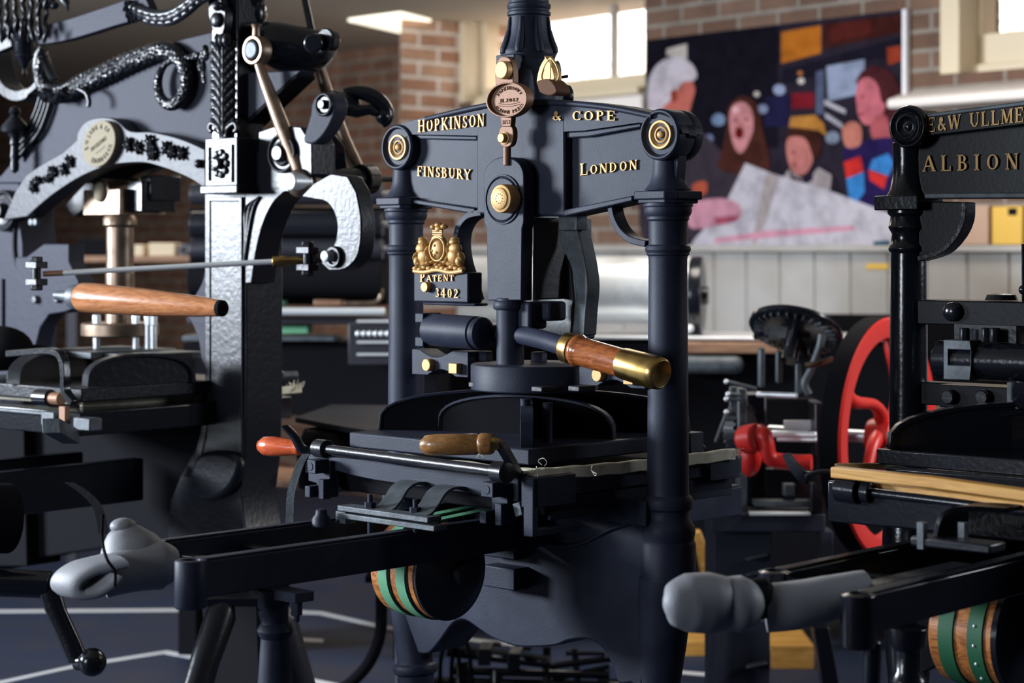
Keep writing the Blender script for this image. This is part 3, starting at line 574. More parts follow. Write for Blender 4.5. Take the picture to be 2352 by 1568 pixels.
# --- patent plaque with the royal arms
pl0, pl1 = hp.pv(950, 624, -.045), hp.pv(1075, 696, -.045)
b = B(); b.box(pl0[0], pl1[0], -.045, -.005, pl1[2], pl0[2]); b.box(pl0[0]+.02, pl1[0]+.012, -.038, -.0, pl1[2]-.006, pl1[2]); plq = part(b, 'patent_plaque', 'iron', bev=.003)
def on_plq(t, a, c, h, sm=None):
    o = lettering(hp, HP, t, a, c, h, -.045, .0035, small=sm); o.parent = plq
on_plq('PATENT', (967, 647), (1045, 645), 20, .72); on_plq('3402', (1001, 682), (1056, 684), 21)
p_ = hp.pv(975, 659, -.055); B().lathe([(.0102, .018), (.0102, 0), (.0092, -.0015), (0, -.0015)], (p_[0], -.055, p_[2]), (0, 1, 0), 24).build('round_bolt', 'gold', plq)
ca = B(); va = -.046
def cb(px, py, rx, rz, ry=.007, rot=0, v=va):
    p_ = hp.pv(px, py, v); ca.ball((p_[0], v, p_[2]), (rx*.00122, ry, rz*.00088), Rot('Y', rot) if rot else None, 12)
ca.prism(hp.uw(cr([(960, 622), (962, 590), (968, 562), (976, 556), (986, 562), (990, 580), (988, 556), (996, 542), (1012, 542), (1022, 560), (1028, 578), (1036, 562), (1046, 560), (1052, 590), (1054, 622)], 3, True), -.040), -.040, -.032)
cb(1004, 572, 17, 27, .009); ell2 = [hp.pv(1004+17*math.cos(t), 572+27*math.sin(t), -.055) for t in [2*PI*i/28 for i in range(29)]]; ca.tube(ell2, .0022, 7)
for dx, dy, r in ((0, -8, 6), (-5, 3, 5), (4, 8, 6), (0, 14, 5)): cb(1004+dx, 572+dy, r*.8, r, .011)
for y_ in (530, 534, 539): ca.tube([hp.pv(x, y_, -.05) for x in (994, 1000, 1008, 1016)], .0018, 6)
for x_, y_, r in ((997, 521, 6), (1008, 517, 7), (1021, 520, 6), (1009, 526, 8), (1008, 513, 3)): cb(x_, y_, r, r, .009)
for sgn, x0 in ((1, 972), (-1, 1044)):      # two seated beasts
    cb(x0, 556, 9, 9, .011); cb(x0-sgn*1, 549, 7, 5, .010); cb(x0-sgn*2, 571, 13, 14, .011); cb(x0+sgn*2, 588, 13, 18, .010, sgn*14); cb(x0-sgn*12, 600, 7, 12, .010)
    cb(x0+sgn*12, 575, 3.5, 14, .010, sgn*25); cb(x0+sgn*14, 596, 3, 12, .010, -sgn*20); cb(x0+sgn*6, 606, 12, 5, .011); cb(x0+sgn*7, 561, 4, 5, .013); cb(x0-sgn*16, 588, 3, 12, .009, sgn*30)
for i in range(11): cb(956+i*10.4, 616+3*math.sin(i*2.1), 7, 5.5, .008)
for i in range(9): cb(966+i*10, 605+4*math.sin(i*1.7), 5, 4, .010)
ca.tube([hp.pv(x, y, -.05) for x, y in cr([(951, 622), (975, 625), (1005, 620), (1035, 626), (1064, 622)], 5)], .0045, 8)
ca.build('coat_of_arms', 'gold', plq, bev=0, smooth=60)
sb = [hp.pv(x, y, -.010) for x, y in cr([(1120, 488), (1088, 496), (1068, 520), (1061, 556), (1066, 600), (1078, 640), (1092, 690)], 6)]
part(B().ribbon(sb, .0062, .020, (0, 1, 0)), 'plaque_bracket', 'iron', bev=.001)
hk = [hp.pv(x, y, -.006) for x, y in cr([(1413, 476), (1419, 502), (1434, 530), (1458, 550), (1495, 560)], 6)]
part(B().ribbon(hk, .006, .016, (0, 1, 0)), 'hook_bracket', 'iron', bev=.0015)
# --- platen with its webs
b = B(); b.box(-.265, .218, -.228, .245, -.386, -.357); part(b, 'platen', 'iron', bev=.003)
def web(pa, pb, top_w, th, n=20, sharp=.55, m='dark'):
    A, D = Vector((pa[0], pa[1], 0)), Vector((pb[0], pb[1], 0)); d = D-A; Lw = d.length; d.normalize(); nn = Vector((-d.y, d.x, 0)); b = B(); base = -.358
    pts = [(Lw*(.5-.5*math.cos(PI*i/n)), base+(top_w-base)*math.sin(PI*i/n)**sharp) for i in range(n+1)]
    ring = []
    for s_ in (-1, 1): ring.append([b.bm.verts.new(A + d*x + nn*(th*s_) + Vector((0, 0, z))) for x, z in pts])
    b._f(list(reversed(ring[0]))); b._f(ring[1])
    for i in range(n+1): b._f([ring[0][i], ring[0][(i+1) % (n+1)], ring[1][(i+1) % (n+1)], ring[1][i]])
    r = A*0; rim = [A + d*x + Vector((0, 0, z)) for x, z in pts]
    wo = part(b, 'platen_web', 'rubber_shade', bev=.0008)  # web painted near-black: its shade is in the colour
    b = B().ribbon(rim, .0026, th*1.7, nn); b.build('web_rim', 'iron', wo, bev=.0008); return wo
web((-.171, -.075), (.194, .027), -.283, .005); web((-.262, -.150), (.215, .225), -.276, .006, sharp=.5)
web((-.16, .16), (.19, -.205), -.288, .007, sharp=.22)
for px, h0 in ((1207, -.277), (1258, -.284)):
    pb_ = B(); p_ = hp.pw(px, 1015, -.357); pb_.lathe([(.009, -.36), (.0085, -.30), (.010, h0)], (p_[0], p_[1], 0), n=14); part(pb_, 'platen_rib', 'iron')
for px, py in ((1100, 884), (1180, 893), (1245, 894), (1330, 893)):
    p_ = hp.pv(px, py, -.09); part(B().box(p_[0]-.014, p_[0]+.014, -.105, -.06, p_[2]-.004, p_[2]+.006), 'platen_lug', 'dark', bev=.002)
# --- bed, tympan, frisket rod
b = B(); b.box(-.29, .262, -.235, .30, -.47, -.412); part(b, 'bed', 'rubber_shade', bev=.003)  # bed blackened to stand in for the dark gap below its rail
tyA, tyB, tyC = hp.pw(752, 1036, -.395), hp.pw(1226, 1091, -.396), hp.pw(1688, 1042, -.396)
tm = B(); random.seed(3)
pl_ = [tuple(Vector(tyA).lerp(Vector(tyB), i/16) + Vector((random.uniform(-.001, .001), .006+random.uniform(-.001, .001), .004+.002*math.sin(i*1.3)))) for i in range(17)]
tm.ribbon(pl_, .004, .012, (0, 1, 0))
pr_ = [tuple(Vector(tyB).lerp(Vector(tyC), i/20) + Vector((-.004, 0, .0035*math.sin(PI*i/20)*-1+.001*math.sin(i*2.1)))) for i in range(21)]
tm.ribbon(pr_, .0105, .007, (1, 0, 0)); tmo = part(tm, 'tympan_canvas', 'canvas', bev=.002)
fr_ = B()
for base, cnt, sp in ((tyB, 26, .018), (tyC, 26, .016), (tyA, 12, .02)):
    for i in range(cnt):
        p_ = Vector(base) + Vector((random.uniform(-sp, sp)*.6, random.uniform(-sp, sp)*.6, random.uniform(-.004, .008))); d_ = Vector((random.uniform(-1, 1), random.uniform(-1, 1), random.uniform(-1, .7))).normalized()*random.uniform(.006, .016)
        fr_.tube([p_, p_+d_*.5+Vector((0, 0, .002)), p_+d_], .0006, 4)
for lp in ([(1245, 1068), (1236, 1058), (1248, 1052), (1256, 1062), (1250, 1070)], [(1361, 1067), (1358, 1080), (1370, 1088), (1366, 1092), (1359, 1080)], [(1095, 1050), (1102, 1042), (1110, 1050)]):
    fr_.tube([hp.pv(x, y, -.27 if x > 1200 and x < 1300 else -.18 if x > 1300 else -.26) for x, y in cr(lp, 4)], .0006, 4)
fr_.build('frayed_thread', 'canvas', tmo)['kind'] = 'stuff'
for px, py in ((1330, 1048), (1352, 1044), (1590, 1025), (1612, 1027)):
    tk = B(); p_ = hp.pw(px, py, -.385); tk.ball(p_, (.008, .008, .006), seg=10); tk.cyl((p_[0], p_[1], p_[2]-.008), p_, .004, n=8); tk.build('thumb_tack', 'gloss2', tmo)
rA, rB = Vector(hp.pw(740, 1030, -.390)), Vector(hp.pw(1152, 1084, -.388))
b = B().cyl(rA, rB, .0098, n=20); rd = (rB-rA).normalized()
b.lathe([(.012, -.018), (.018, -.016), (.018, .018), (.013, .02)], rA, rd, 28); b.lathe([(.013, -.018), (.0185, -.016), (.0185, .016), (.012, .018)], rB, rd, 28)
part(b, 'tympan_rod', 'gloss', bev=.001)
# turned red handle at the left end
rh0, rh1 = Vector(hp.pl(690, 1029, 4.02)), Vector(hp.pl(596, 1023, 4.08)); q_ = (rh1-rh0); L_ = q_.length
prof = [(0, 0), (.0135, 0), (.015, .004), (.014, .008), (.015, .014), (.0185, L_*.45), (.0205, L_*.68), (.019, L_*.86), (.012, L_*.98), (0, L_)]
part(B().lathe(prof, rh0, q_, 32), 'rounce_handle', 'woodR', bev=0)
wv = [hp.pl(x, y, 3.98) for x, y in cr([(655, 979), (676, 1002), (692, 1028), (712, 1036), (728, 1030)], 6)]
n_ = len(wv); part(B().ribbon(wv, [.006+.006*i/n_ for i in range(n_)], .010, hp.V and (0, 1, 0), True), 'thumb_lever', 'gloss', bev=0)
# golden handle with its iron crank
gA, gB = Vector(hp.pl(1132, 1019, 3.46)), Vector(hp.pl(966, 1022, 3.50)); q_ = gB-gA; L_ = q_.length
prof = [(0, 0), (.0165, 0), (.0185, .003), (.019, .018), (.0185, .022), (.0165, .024), (.0165, .027), (.0185, .030), (.0188, L_*.8), (.0165, L_*.93), (.009, L_*.99), (0, L_)]
gh = part(B().lathe(prof, gA, q_, 36), 'frisket_handle', 'woodB', bev=0)
b = B().cyl(gA - q_.normalized()*.014, gA, .009, .013, 18); b.build('handle_ferrule', 'brass', gh)
ck_ = [hp.pl(x, y, Y_) for x, y, Y_ in cr([(1140, 1017, 3.46), (1153, 1026, 3.46), (1172, 1058, 3.48), (1186, 1082, 3.50), (1204, 1090, 3.52), (1222, 1082, 3.54)], 5)]
part(B().ribbon(ck_, .0075, .010, hp.V and (-.3, 1, 0)), 'frisket_crank', 'dark', bev=.0015)
# bed front bar, corner irons and blocks
vb_ = -.262
b = B().prism(hp.uw(cr([(708, 1042), (770, 1050), (850, 1056), (950, 1072), (1080, 1086), (1150, 1090), (1190, 1098)], 4) + [(1190, 1152), (1150, 1150), (1080, 1132), (950, 1116), (860, 1102), (812, 1092), (770, 1080), (735, 1112), (708, 1104)], vb_), vb_, vb_+.022)
part(b, 'bed_rail', 'iron', bev=.0015)
def corner(cx_, cy_, m=1.0):
    b = B(); p_ = hp.pv(cx_, cy_, vb_-.02); k = .00112*m
    b.box(p_[0]-.020, p_[0]+.020, vb_-.012, vb_+.01, p_[2]-.050, p_[2]+.020)
    b.box(p_[0]-.014, p_[0]+.016, vb_-.045, vb_-.010, p_[2]-.002, p_[2]+.024)
    b.box(p_[0]-.022, p_[0]-.006, vb_-.040, vb_-.010, p_[2]-.050, p_[2]-.028); b.box(p_[0]+.006, p_[0]+.022, vb_-.030, vb_-.010, p_[2]-.052, p_[2]-.014)
    b.lathe([(.0085, .0), (.0075, .004), (.0055, .001), (0, .001)], (p_[0]+.001, vb_-.046, p_[2]+.011), (0, 1, 0), 16)
    return part(b, 'corner_iron', 'iron', bev=.0015)
corner(735, 1082); corner(1140, 1136)
b = B(); p_ = Vector(hp.pl(1199, 1168, 3.52)); b.obox(p_, (1, 0, .35), (0, 1, 0), (-.35, 0, 1), .009, .012, .012); part(b, 'square_stud', 'greyiron')
def side_block(px0, px1, y0, y1, u, dpt, n='bed_block'):
    a_, c_ = hp.pu(px0, y0, u), hp.pu(px1, y1, u)
    b = B(); b.box(u-dpt, u, a_[1], c_[1], c_[2], a_[2]); return part(b, n, 'iron', bev=.0015)
side_block(1226, 1323, 1098, 1155, .285, .03); side_block(1632, 1700, 1052, 1096, .285, .03)
b = B(); a_ = hp.pu(1226, 1090, .285); b.box(.262, .285, a_[1]-.002, a_[1]+.012, -.50, -.40); b.box(.265, .284, a_[1], a_[1]+.12, -.50, -.488); part(b, 'bed_bracket', 'iron')
b = B(); b.box(.262, .270, -.22, .32, -.437, -.405); b.box(.255, .262, -.22, .3, -.48, -.44); part(b, 'bed_edge', 'iron')
p_ = hp.pl(1590, 1010, 3.86); b = B(); b.box(p_[0]-.03, p_[0]+.012, p_[1]-.02, p_[1]+.02, p_[2]-.025, p_[2]+.015); part(b, 'platen_end_block', 'iron')
ts = [hp.pl(x, y, 3.86) for x, y in cr([(704, 1042), (692, 1060), (678, 1098), (668, 1140), (665, 1215)], 6)]
part(B().ribbon(ts, .0018, .008, (.8, .5, 0)), 'tympan_stay', 'greyiron', bev=0)
# --- rails
rl = B()
def rail(u0, u1, v0, v1, dp, n='rail'):
    b = B(); b.box(u0, u1, v0, v1, -.500-dp, -.500); b.box(u0+.006, u1-.006, v0, v1, -.500, -.496); b.box(u0-.006, u0, v0, v1, -.500-dp, -.500-dp+.012)
    return part(b, n, 'gloss2' if n != 'rail' else 'iron', bev=.002)
rN = rail(.058, .094, -.845, .55, .058)
b = B().lathe([(.0, -.574), (.024, -.574), (.026, -.571), (.026, -.500), (.024, -.497), (.016, -.497), (.014, -.503), (0, -.505)], (.076, -.862, 0), n=32); b.build('rail_end', 'iron', rN, bev=.0008)
rF = rail(-.150, -.118, -.765, .55, .05)
b = B()
for v0 in (-.74, -.60): b.box(-.118, .058, v0-.012, v0+.012, -.535, -.520); b.box(.03, .056, v0-.016, v0+.016, -.52, -.506)
part(b, 'rail_tie', 'gloss')
b = B()
p_ = hp.pw(738, 1190, -.49); b.lathe([(.018, -.505), (.017, -.49), (.011, -.482), (.010, -.474), (0, -.472)], (p_[0], p_[1], 0), n=16); part(b, 'rail_oil_cup', 'iron')
# spring clamp with two bent straps
cl = B(); A_ = hp.pw(786, 1166, -.472); D_ = hp.pw(982, 1196, -.472)
cl.box(A_[0], D_[0], A_[1]-.012, A_[1]+.022, -.476, -.466); cl.box(A_[0]-.01, D_[0]+.012, A_[1]-.008, A_[1]+.024, -.490, -.480); cl.box(A_[0]-.012, A_[0]+.016, A_[1]-.006, A_[1]+.02, -.5, -.478)
clo = part(cl, 'spring_clamp', 'greyiron', bev=.0015)
b = B()
for px, py in ((850, 1168), (954, 1180)):
    p_ = hp.pw(px, py, -.468); b.lathe([(.011, 0), (.011, .012)], (p_[0], p_[1], -.468), (0, 0, 1), 6); b.cyl((p_[0], p_[1], -.52), (p_[0], p_[1], -.442), .0048, n=12)
b.build('clamp_bolt', 'iron', clo, bev=.0006)
for dx, dy, dY in ((16, -1, .025), (100, 10, -.05)):
    P_ = [hp.pl(x+dx, y+dy, Y_+dY) for x, y, Y_ in cr([(858, 1174, 3.56), (872, 1166, 3.57), (888, 1146, 3.60), (903, 1122, 3.63), (924, 1109, 3.66), (955, 1108, 3.69)], 6)]
    B().ribbon(P_, .0024, .0235, (1, 0, 0)).build('spring_strap', 'greyiron', clo, bev=.0006)
b = B(); p_ = hp.pl(925, 1150, 3.95); b.lathe([(.045, -.05), (.040, -.0), (.025, .03), (0, .035)], p_, n=24); part(b, 'bed_foot', 'iron'); b = B().tube([hp.pl(922, 1118, 3.85), hp.pl(930, 1150, 3.85)], .004, 8); part(b, 'set_screw', 'iron', bev=0)
# --- girth drum with green straps
dc = (-.255, -.590); R_ = .088
def drum_at(x): return (x, dc[0], dc[1])
dm = B().lathe([(0, 0), (R_-.006, 0), (R_, .006), (R_, .118), (R_-.01, .120), (0, .120)], drum_at(-.080), (1, 0, 0), 56); dmo = part(dm, 'girth_drum', 'drum', bev=.001)
b = B().lathe([(0, 0), (R_+.001, 0), (R_+.001, .006), (R_-.012, .012), (.05, .03), (.022, .034), (.022, .05), (0, .05)], drum_at(.041), (1, 0, 0), 48); b.build('drum_flange', 'dark', dmo, bev=.001)
for x in (-.054, -.006):
    b = B(); b.lathe([(R_+.0005, 0), (R_+.003, .001), (R_+.003, .025), (R_+.0005, .026)], drum_at(x), (1, 0, 0), 56); b.build('girth_strap', 'green', dmo)
    b = B(); b.ribbon([(x+.0115, dc[0], dc[1]+R_+.002), (x+.0115, dc[0]+.18, dc[1]+R_+.012), (x+.0115, dc[0]+.42, dc[1]+R_+.02)], .0014, .0112, (1, 0, 0)); b.build('girth_strap', 'green', dmo)
    b = B(); b.lathe([(R_-.001, 0), (R_+.0012, .0), (R_+.0012, .0035), (R_-.001, .0035)], drum_at(x+.0275), (1, 0, 0), 48); b.build('drum_groove', 'rubber_shade', dmo)
b = B(); p_ = hp.pv(1109, 1296, -.08); q_ = hp.pv(1182, 1358, -.08); b.box(p_[0], q_[0], -.08, -.03, q_[2], p_[2]); part(b, 'bearing_block', 'iron', bev=.003); b = B(); p_ = hp.pv(1106, 1250, -.07); q_ = hp.pv(1182, 1287, -.07); b.box(p_[0], q_[0], -.07, -.03, q_[2], p_[2]); part(b, 'bearing_block', 'iron', bev=.003)
# --- forestay under the rails
fy = (hp.pw(632, 1360, -.565)); fx, fv = fy[0], fy[1]
fs = [(.030, -.56), (.028, -.575), (.022, -.59), (.0215, -.615), (.026, -.619), (.030, -.627), (.027, -.635), (.0235, -.64), (.025, -.66), (.030, -.74), (.034, -.85), (.036, -1.0), (.037, -1.2), (.055, -1.26), (.06, -1.30)]
b = B().lathe(fs, (fx, fv, 0), n=28); b.box(fx-.035, fx+.075, fv-.02, fv+.02, -.572, -.556)
for dx in (-.03, .055): b.lathe([(.010, -.596), (.010, -.572)], (fx+dx, fv, 0), n=6); b.lathe([(.005, -.606), (.005, -.58)], (fx+dx, fv, 0), n=10)
part(b, 'forestay', 'iron', bev=.001)
# --- base casting
v0 = -.040
base = hp.uw([(930, 1195), (1500, 1165), (1560, 1250), (1590, 1300)], v0)
zz = lambda y, px=1250: hp.pv(px, y, v0)[2]
outl = [(-.345, -.46), (.345, -.46), (.352, -.62), (.335, -.70), (.318, -.80)] + hp.uw(cr([(1450, 1568), (1420, 1568), (1409, 1535), (1382, 1488), (1350, 1468), (1310, 1470), (1286, 1479), (1270, 1483), (1230, 1486), (1182, 1484), (1130, 1465), (1096, 1442), (1066, 1424), (1040, 1432), (1012, 1470), (985, 1500), (960, 1500)], 3), v0) + [(-.335, -.70), (-.352, -.62)]
part(B().prism(outl, v0, .06), 'base_casting', 'iron', bev=.004)
b = B()
b.box(.03, .34, -.052, -.03, -.50, -.455); 
for pts in ([(1190, 1262), (1250, 1246), (1290, 1254), (1340, 1246), (1400, 1216), (1450, 1200)], ):
    P_ = [hp.pv(x, y, -.041) for x, y in cr(pts, 5)]; b.tube(P_, .005, 8)
part(b, 'base_moulding', 'iron', bev=.003)
# ================================================================== left press: ornate, with serpents
lf_ = Frame((-.670, 4.70), (.763, -.647)); L = lf_
LP = thing('hand_press', 'glossy black iron hand press on the left, cast serpents and an oval maker\'s plate', 'printing press', L)
def lpart(b, n, m='gloss', parent=None, bev=.002, **k): return b.build(n, m, LP if parent is None else parent, bev=bev, **k)
# --- crown plate, moulded curve, arch bands
plate = L.uw([(-40, 420), (3, 402), (28, 372)] + cr([(30, 345), (48, 312), (78, 270), (98, 226), (112, 205)], 4) + [(140, 222), (190, 208), (250, 172), (300, 140), (355, 110), (425, 88), (492, 72), (492, 352), (300, 345), (120, 420)], .012)
lpart(B().prism(plate, .012, .06), 'crown_plate', 'cast', bev=.003)
b = B()
for k in range(4):
    d = k*8.5; P_ = [L.pv(x, y, -.002) for x, y in cr([(92+d*.95, 222+d*.1), (84+d, 250+d*.2), (66+d*.9, 290+d*.6), (42+d*.5, 322+d*.95), (30+d*.35, 340+d*1.1)], 6)]
    b.tube(P_, .0055, 10)
lpart(b, 'reeded_moulding', bev=0)
arch_t = [(8, 505), (35, 440), (60, 402), (100, 375), (145, 350), (176, 322)] + cr([(178, 304), (196, 280), (226, 270), (256, 272), (276, 283), (292, 298), (312, 303), (345, 303), (390, 312), (430, 325), (470, 343)], 4)
arch_b = cr([(472, 434), (440, 412), (400, 394), (372, 384), (335, 374), (295, 374), (250, 380), (205, 396), (160, 420), (110, 455), (62, 497)], 4)
ab = L.uw(arch_t + arch_b, -.034)
arch = lpart(B().prism(ab, -.034, .02), 'arch_band', 'cast2', bev=.002)
rear = L.uw([(40, 470), (145, 352), (226, 290), (345, 303), (470, 343)] + arch_b, -.034)
lpart(B().prism(rear, .115, .16), 'rear_arch', bev=.002)
# leaf sprays on the band
def spray(pts, sc):
    b = B()
    for (px, py, rot, kind) in pts:
        c_ = L.pv(px, py, -.036); k = .00102*sc
        n_ = 7 if kind else 5
        for i in range(n_):
            a = rot + (i-(n_-1)/2)*(34 if kind else 52); ar = math.radians(a); r0 = 9*k
            cc = (c_[0]+math.cos(ar)*r0, -.040, c_[2]+math.sin(ar)*r0)
            b.ball(cc, (9*k, .0075, 4.6*k), Rot('Y', -a), 8)
            if i % 2: b.ball((c_[0]+math.cos(ar)*r0*2.0, -.042, c_[2]+math.sin(ar)*r0*2.0), 3.2*k, seg=6)
        b.ball((c_[0], -.043, c_[2]), 5*k, seg=8)
    return b
spray([(300, 332, 180, 1), (318, 340, 30, 0), (345, 338, 0, 1), (352, 352, -60, 1), (346, 325, 70, 0), (385, 340, 180, 0), (395, 348, -20, 1), (418, 352, 0, 0)], 1.0).build('leaf_spray', 'leaf', arch, smooth=60)
spray([(160, 372, 30, 1), (150, 388, 200, 0), (122, 396, 60, 1), (112, 405, -70, 1), (88, 418, 100, 0), (80, 428, 200, 1)], .95).build('leaf_spray', 'leaf', arch, smooth=60)
b = B(); c = L.pv(456, 376, -.04); b.ball(c, (.011, .010, .011)); b.build('rivet', 'gloss', arch)
# oval maker's plate (tilted)
c = L.pv(228, 330, -.05); tilt = math.radians(26); ca_, sa_ = math.cos(tilt), math.sin(tilt)
def ov(x, y, k=1.0): X_, Z_ = x*.0665*k, y*.0545*k; return (c[0]+X_*ca_-Z_*sa_, c[2]+X_*sa_+Z_*ca_)
rim = [ov(math.cos(t), math.sin(t)) for t in [2*PI*i/56 for i in range(56)]]
mp_ = lpart(B().prism(rim, -.052, -.030), 'maker_plate', 'brass2', bev=.002)
b = B()
def along(txt, r, hgt, a0, a1, inv=False):
    f_ = (lambda x, y: ov((r-y*hgt)*math.cos(math.radians(a0+(a1-a0)*x)), (r-y*hgt)*math.sin(math.radians(a0+(a1-a0)*x)))) if inv else (lambda x, y: ov((r+y*hgt)*math.cos(math.radians(a0+(a1-a0)*x)), (r+y*hgt)*math.sin(math.radians(a0+(a1-a0)*x))))
    glyphs(b, txt, f_, -.0525, -.0532, .3)
along('R.W.LONG & CO', .64, .20, 168, 12); glyphs(b, 'SUCCESSORS', lambda x, y: ov(-.50+1.0*x, -.10+.18*y), -.0525, -.0532, .25); along('EDINBURGH', .84, .20, 215, 325, True)
b.tube([(ov(x, -.28-.05*(1-4*x*x))[0], -.0524, ov(x, -.28-.05*(1-4*x*x))[1]) for x in (-.3, -.15, 0, .15, .3)], .0007, 6)
b.build('engraving', 'engrave', mp_)
# --- serpent
sp = cr([(96, 130), (92, 160), (100, 190), (122, 212), (155, 212), (190, 192), (235, 172), (290, 146), (345, 124), (380, 116), (410, 130), (428, 160), (428, 200), (410, 232), (388, 240), (369, 222), (363, 190), (372, 158), (392, 140), (425, 134), (452, 128)], 9)
n_ = len(sp); rr = []
for i in range(n_):
    t = i/(n_-1); rr.append(.010+.012*min(1, t/.12) if t < .12 else .022+.004*math.sin((t-.12)/.33*PI) if t < .45 else .022-.0145*min(1, (t-.45)/.42))
P_ = [L.pv(x, y, -.004-.010*math.sin(PI*min(1, max(0, (i/n_-.5)/.5)))) for i, (x, y) in enumerate(sp)]
b = B(); b.tube(P_, rr, 18, wave=lambda i, j: 1+.10*(1 if (i//1+j) % 2 else -1))
ser = lpart(b, 'serpent', 'scale', bev=0, smooth=80)
b = B()
for (x, y, rx, rz) in ((470, 126, 12, 16), (452, 128, 10, 10), (462, 150, 6, 20), (472, 112, 6, 10)):
    q_ = L.pv(x, y, -.02); b.ball(q_, (rx*.00125, .010, rz*.001), seg=12)
b.tube([L.pv(x, y, -.02) for x, y in cr([(462, 130), (468, 150), (467, 175), (470, 192)], 5)], [.006]*15+[.004], 10)
b.build('serpent_tail', 'scale', ser, smooth=60)
b = B()
for i in range(34):
    t = i/33; x, y = 98+48*t+6*math.sin(i*2.3), 212+14*math.sin(PI*t)+7*math.cos(i*3.7); q_ = L.pv(x, y, -.03); b.ball(q_, (.010, .012, .006), Rot('Y', i*47), 8)
B().tube([L.pv(x, y, -.03) for x, y in cr([(180, 204), (198, 214), (205, 232), (203, 246)], 5)], [.006]*15+[.003], 10).build('serpent_whisker', 'leaf', ser)
for i in range(9): q_ = L.pv(100+3*i, 118+11*i-.4*i*i, -.02); b.ball(q_, (.016, .014, .006), Rot('Y', 50-6*i), 8)
b.tube([L.pv(x, y, .0) for x, y in cr([(95, 190), (86, 165), (88, 130), (100, 108)], 5)], .012, 12)
b.build('serpent_head', 'leaf', ser, smooth=60)
# --- right standard: post, acanthus, rosette block, pillar
a0, a1 = L.pv(486, 80, -.012), L.pv(546, 330, -.012)
b = B(); b.box(a0[0], a1[0], -.012, .07, a1[2]-.01, .72); lpart(b, 'standard_post', 'gloss2', bev=.004)
ac = B()
for k in range(9):
    y = 300-22*k; w_ = 24-1.0*k
    for s_ in (-1, 1):
        for q in range(3):
            c_ = L.pv(513+s_*(6+q*6), y-8*q, -.020+.004*q); ac.ball(c_, (.0085, .011, .022), Rot('Y', s_*(26+q*10)), 8)
    ac.ball(L.pv(513, y-6, -.028), (.0045, .006, .018), seg=8)
for dx in (-10, 0, 10): ac.ball(L.pv(513+dx, 92, -.03), (.010, .016, .018), seg=10)
ac.cyl(L.pv(513, 318, -.022), L.pv(513, 100, -.022), .005, n=10)
for s_ in (-1, 1): ac.tube([L.pv(x, y, -.022) for x, y in cr([(513+s_*6, 315), (513+s_*10, 295), (513+s_*26, 283), (513+s_*32, 295), (513+s_*26, 302)], 5)], .006, 10)
lpart(ac, 'acanthus_leaf', 'leaf', bev=0, smooth=60)
a0, a1 = L.pv(471, 318, -.058), L.pv(545, 440, -.058)
b = B(); b.box(a0[0], a1[0], -.058, .02, a1[2], a0[2]); b.box(a0[0]-.012, a1[0]+.006, -.064, .02, a1[2]-.004, a1[2]+.016); ros = lpart(b, 'rosette_block', bev=.003)
i0, i1 = L.pv(478, 334, -.06), L.pv(534, 418, -.06); O_ = [(i0[0], i1[2]), (i1[0], i1[2]), (i1[0], i0[2]), (i0[0], i0[2])]; k_ = .005
b = B(); b.hole_ring(O_, [(i0[0]+k_, i1[2]+k_), (i1[0]-k_, i1[2]+k_), (i1[0]-k_, i0[2]-k_), (i0[0]+k_, i0[2]-k_)], -.063, -.055)
cc = ((i0[0]+i1[0])/2, -.060, (i0[2]+i1[2])/2)
for i in range(9):
    a = 2*PI*i/9; b.ball((cc[0]+.022*math.cos(a), -.060, cc[2]+.026*math.sin(a)), (.0085, .007, .009), seg=8)
b.lathe([(.014, .02), (.013, -.012), (.009, -.016), (0, -.017)], cc, (0, 1, 0), 20); b.build('rosette', 'leaf', ros, bev=.0008)
pf = L.uw([(470, 440), (470, 880), (467, 960), (450, 1030), (415, 1090), (392, 1150), (384, 1230), (400, 1290), (590, 1290), (568, 1250), (552, 1130), (562, 1050), (566, 900), (566, 560), (566, 440)], 0)
lpart(B().prism(pf, 0, .115), 'pillar', bev=.003)
lpart(B().prism(L.uw([(452, 1290), (474, 1500), (474, 1835), (606, 1835), (590, 1400), (590, 1290)], .01), .01, .115), 'pillar_foot', 'rubber_shade', bev=.003)  # lower pillar split off and blackened: shade put into the colour
pi_ = L.uw([(484, 462), (484, 880), (480, 970), (466, 1040), (440, 1085), (545, 1085), (551, 1040), (550, 900), (550, 462)], -.004)
po = L.uw([(477, 452), (477, 880), (473, 968), (456, 1036), (424, 1094), (552, 1094), (558, 1042), (557, 900), (557, 452)], -.004)
b = B(); b.hole_ring(po, pi_, -.007, .002); b.prism([(p-.0, q) for p, q in pi_], -.004, .002); lpart(b, 'pillar_panel', bev=.0015)
b = B(); q_ = L.uw(cr([(455, 1050), (500, 1035), (548, 1050), (552, 1090), (520, 1135), (470, 1150), (440, 1120)], 5, True), -.02); b.prism(q_, -.03, 0); lpart(b, 'pillar_knee', bev=.012)
br = L.uw([(560, 350), (594, 332), (594, 303), (640, 287), (690, 292), (715, 330), (716, 400), (690, 440), (655, 440)] + cr([(650, 442), (625, 468), (602, 518), (587, 580), (577, 650)], 4) + [(560, 650)], 0)
bk = lpart(B().prism(br, .0, .075), 'side_bracket', bev=.002)
for d in (0, 9, 18): B().tube([L.pv(x, y, -.003) for x, y in cr([(596-d*.2, 452+d*.2), (582-d, 480), (566-d*.4+4, 540), (560, 610)], 5)], .0035, 8).build('bracket_moulding', 'gloss2', bk)
for d in (0, 8, 16): B().tube([L.pv(552+d*.5, 346+d, -.003), L.pv(592, 328+d, -.003)], .0035, 8).build('bracket_moulding', 'gloss2', bk)
c_ = L.pv(648, 352, -.005)
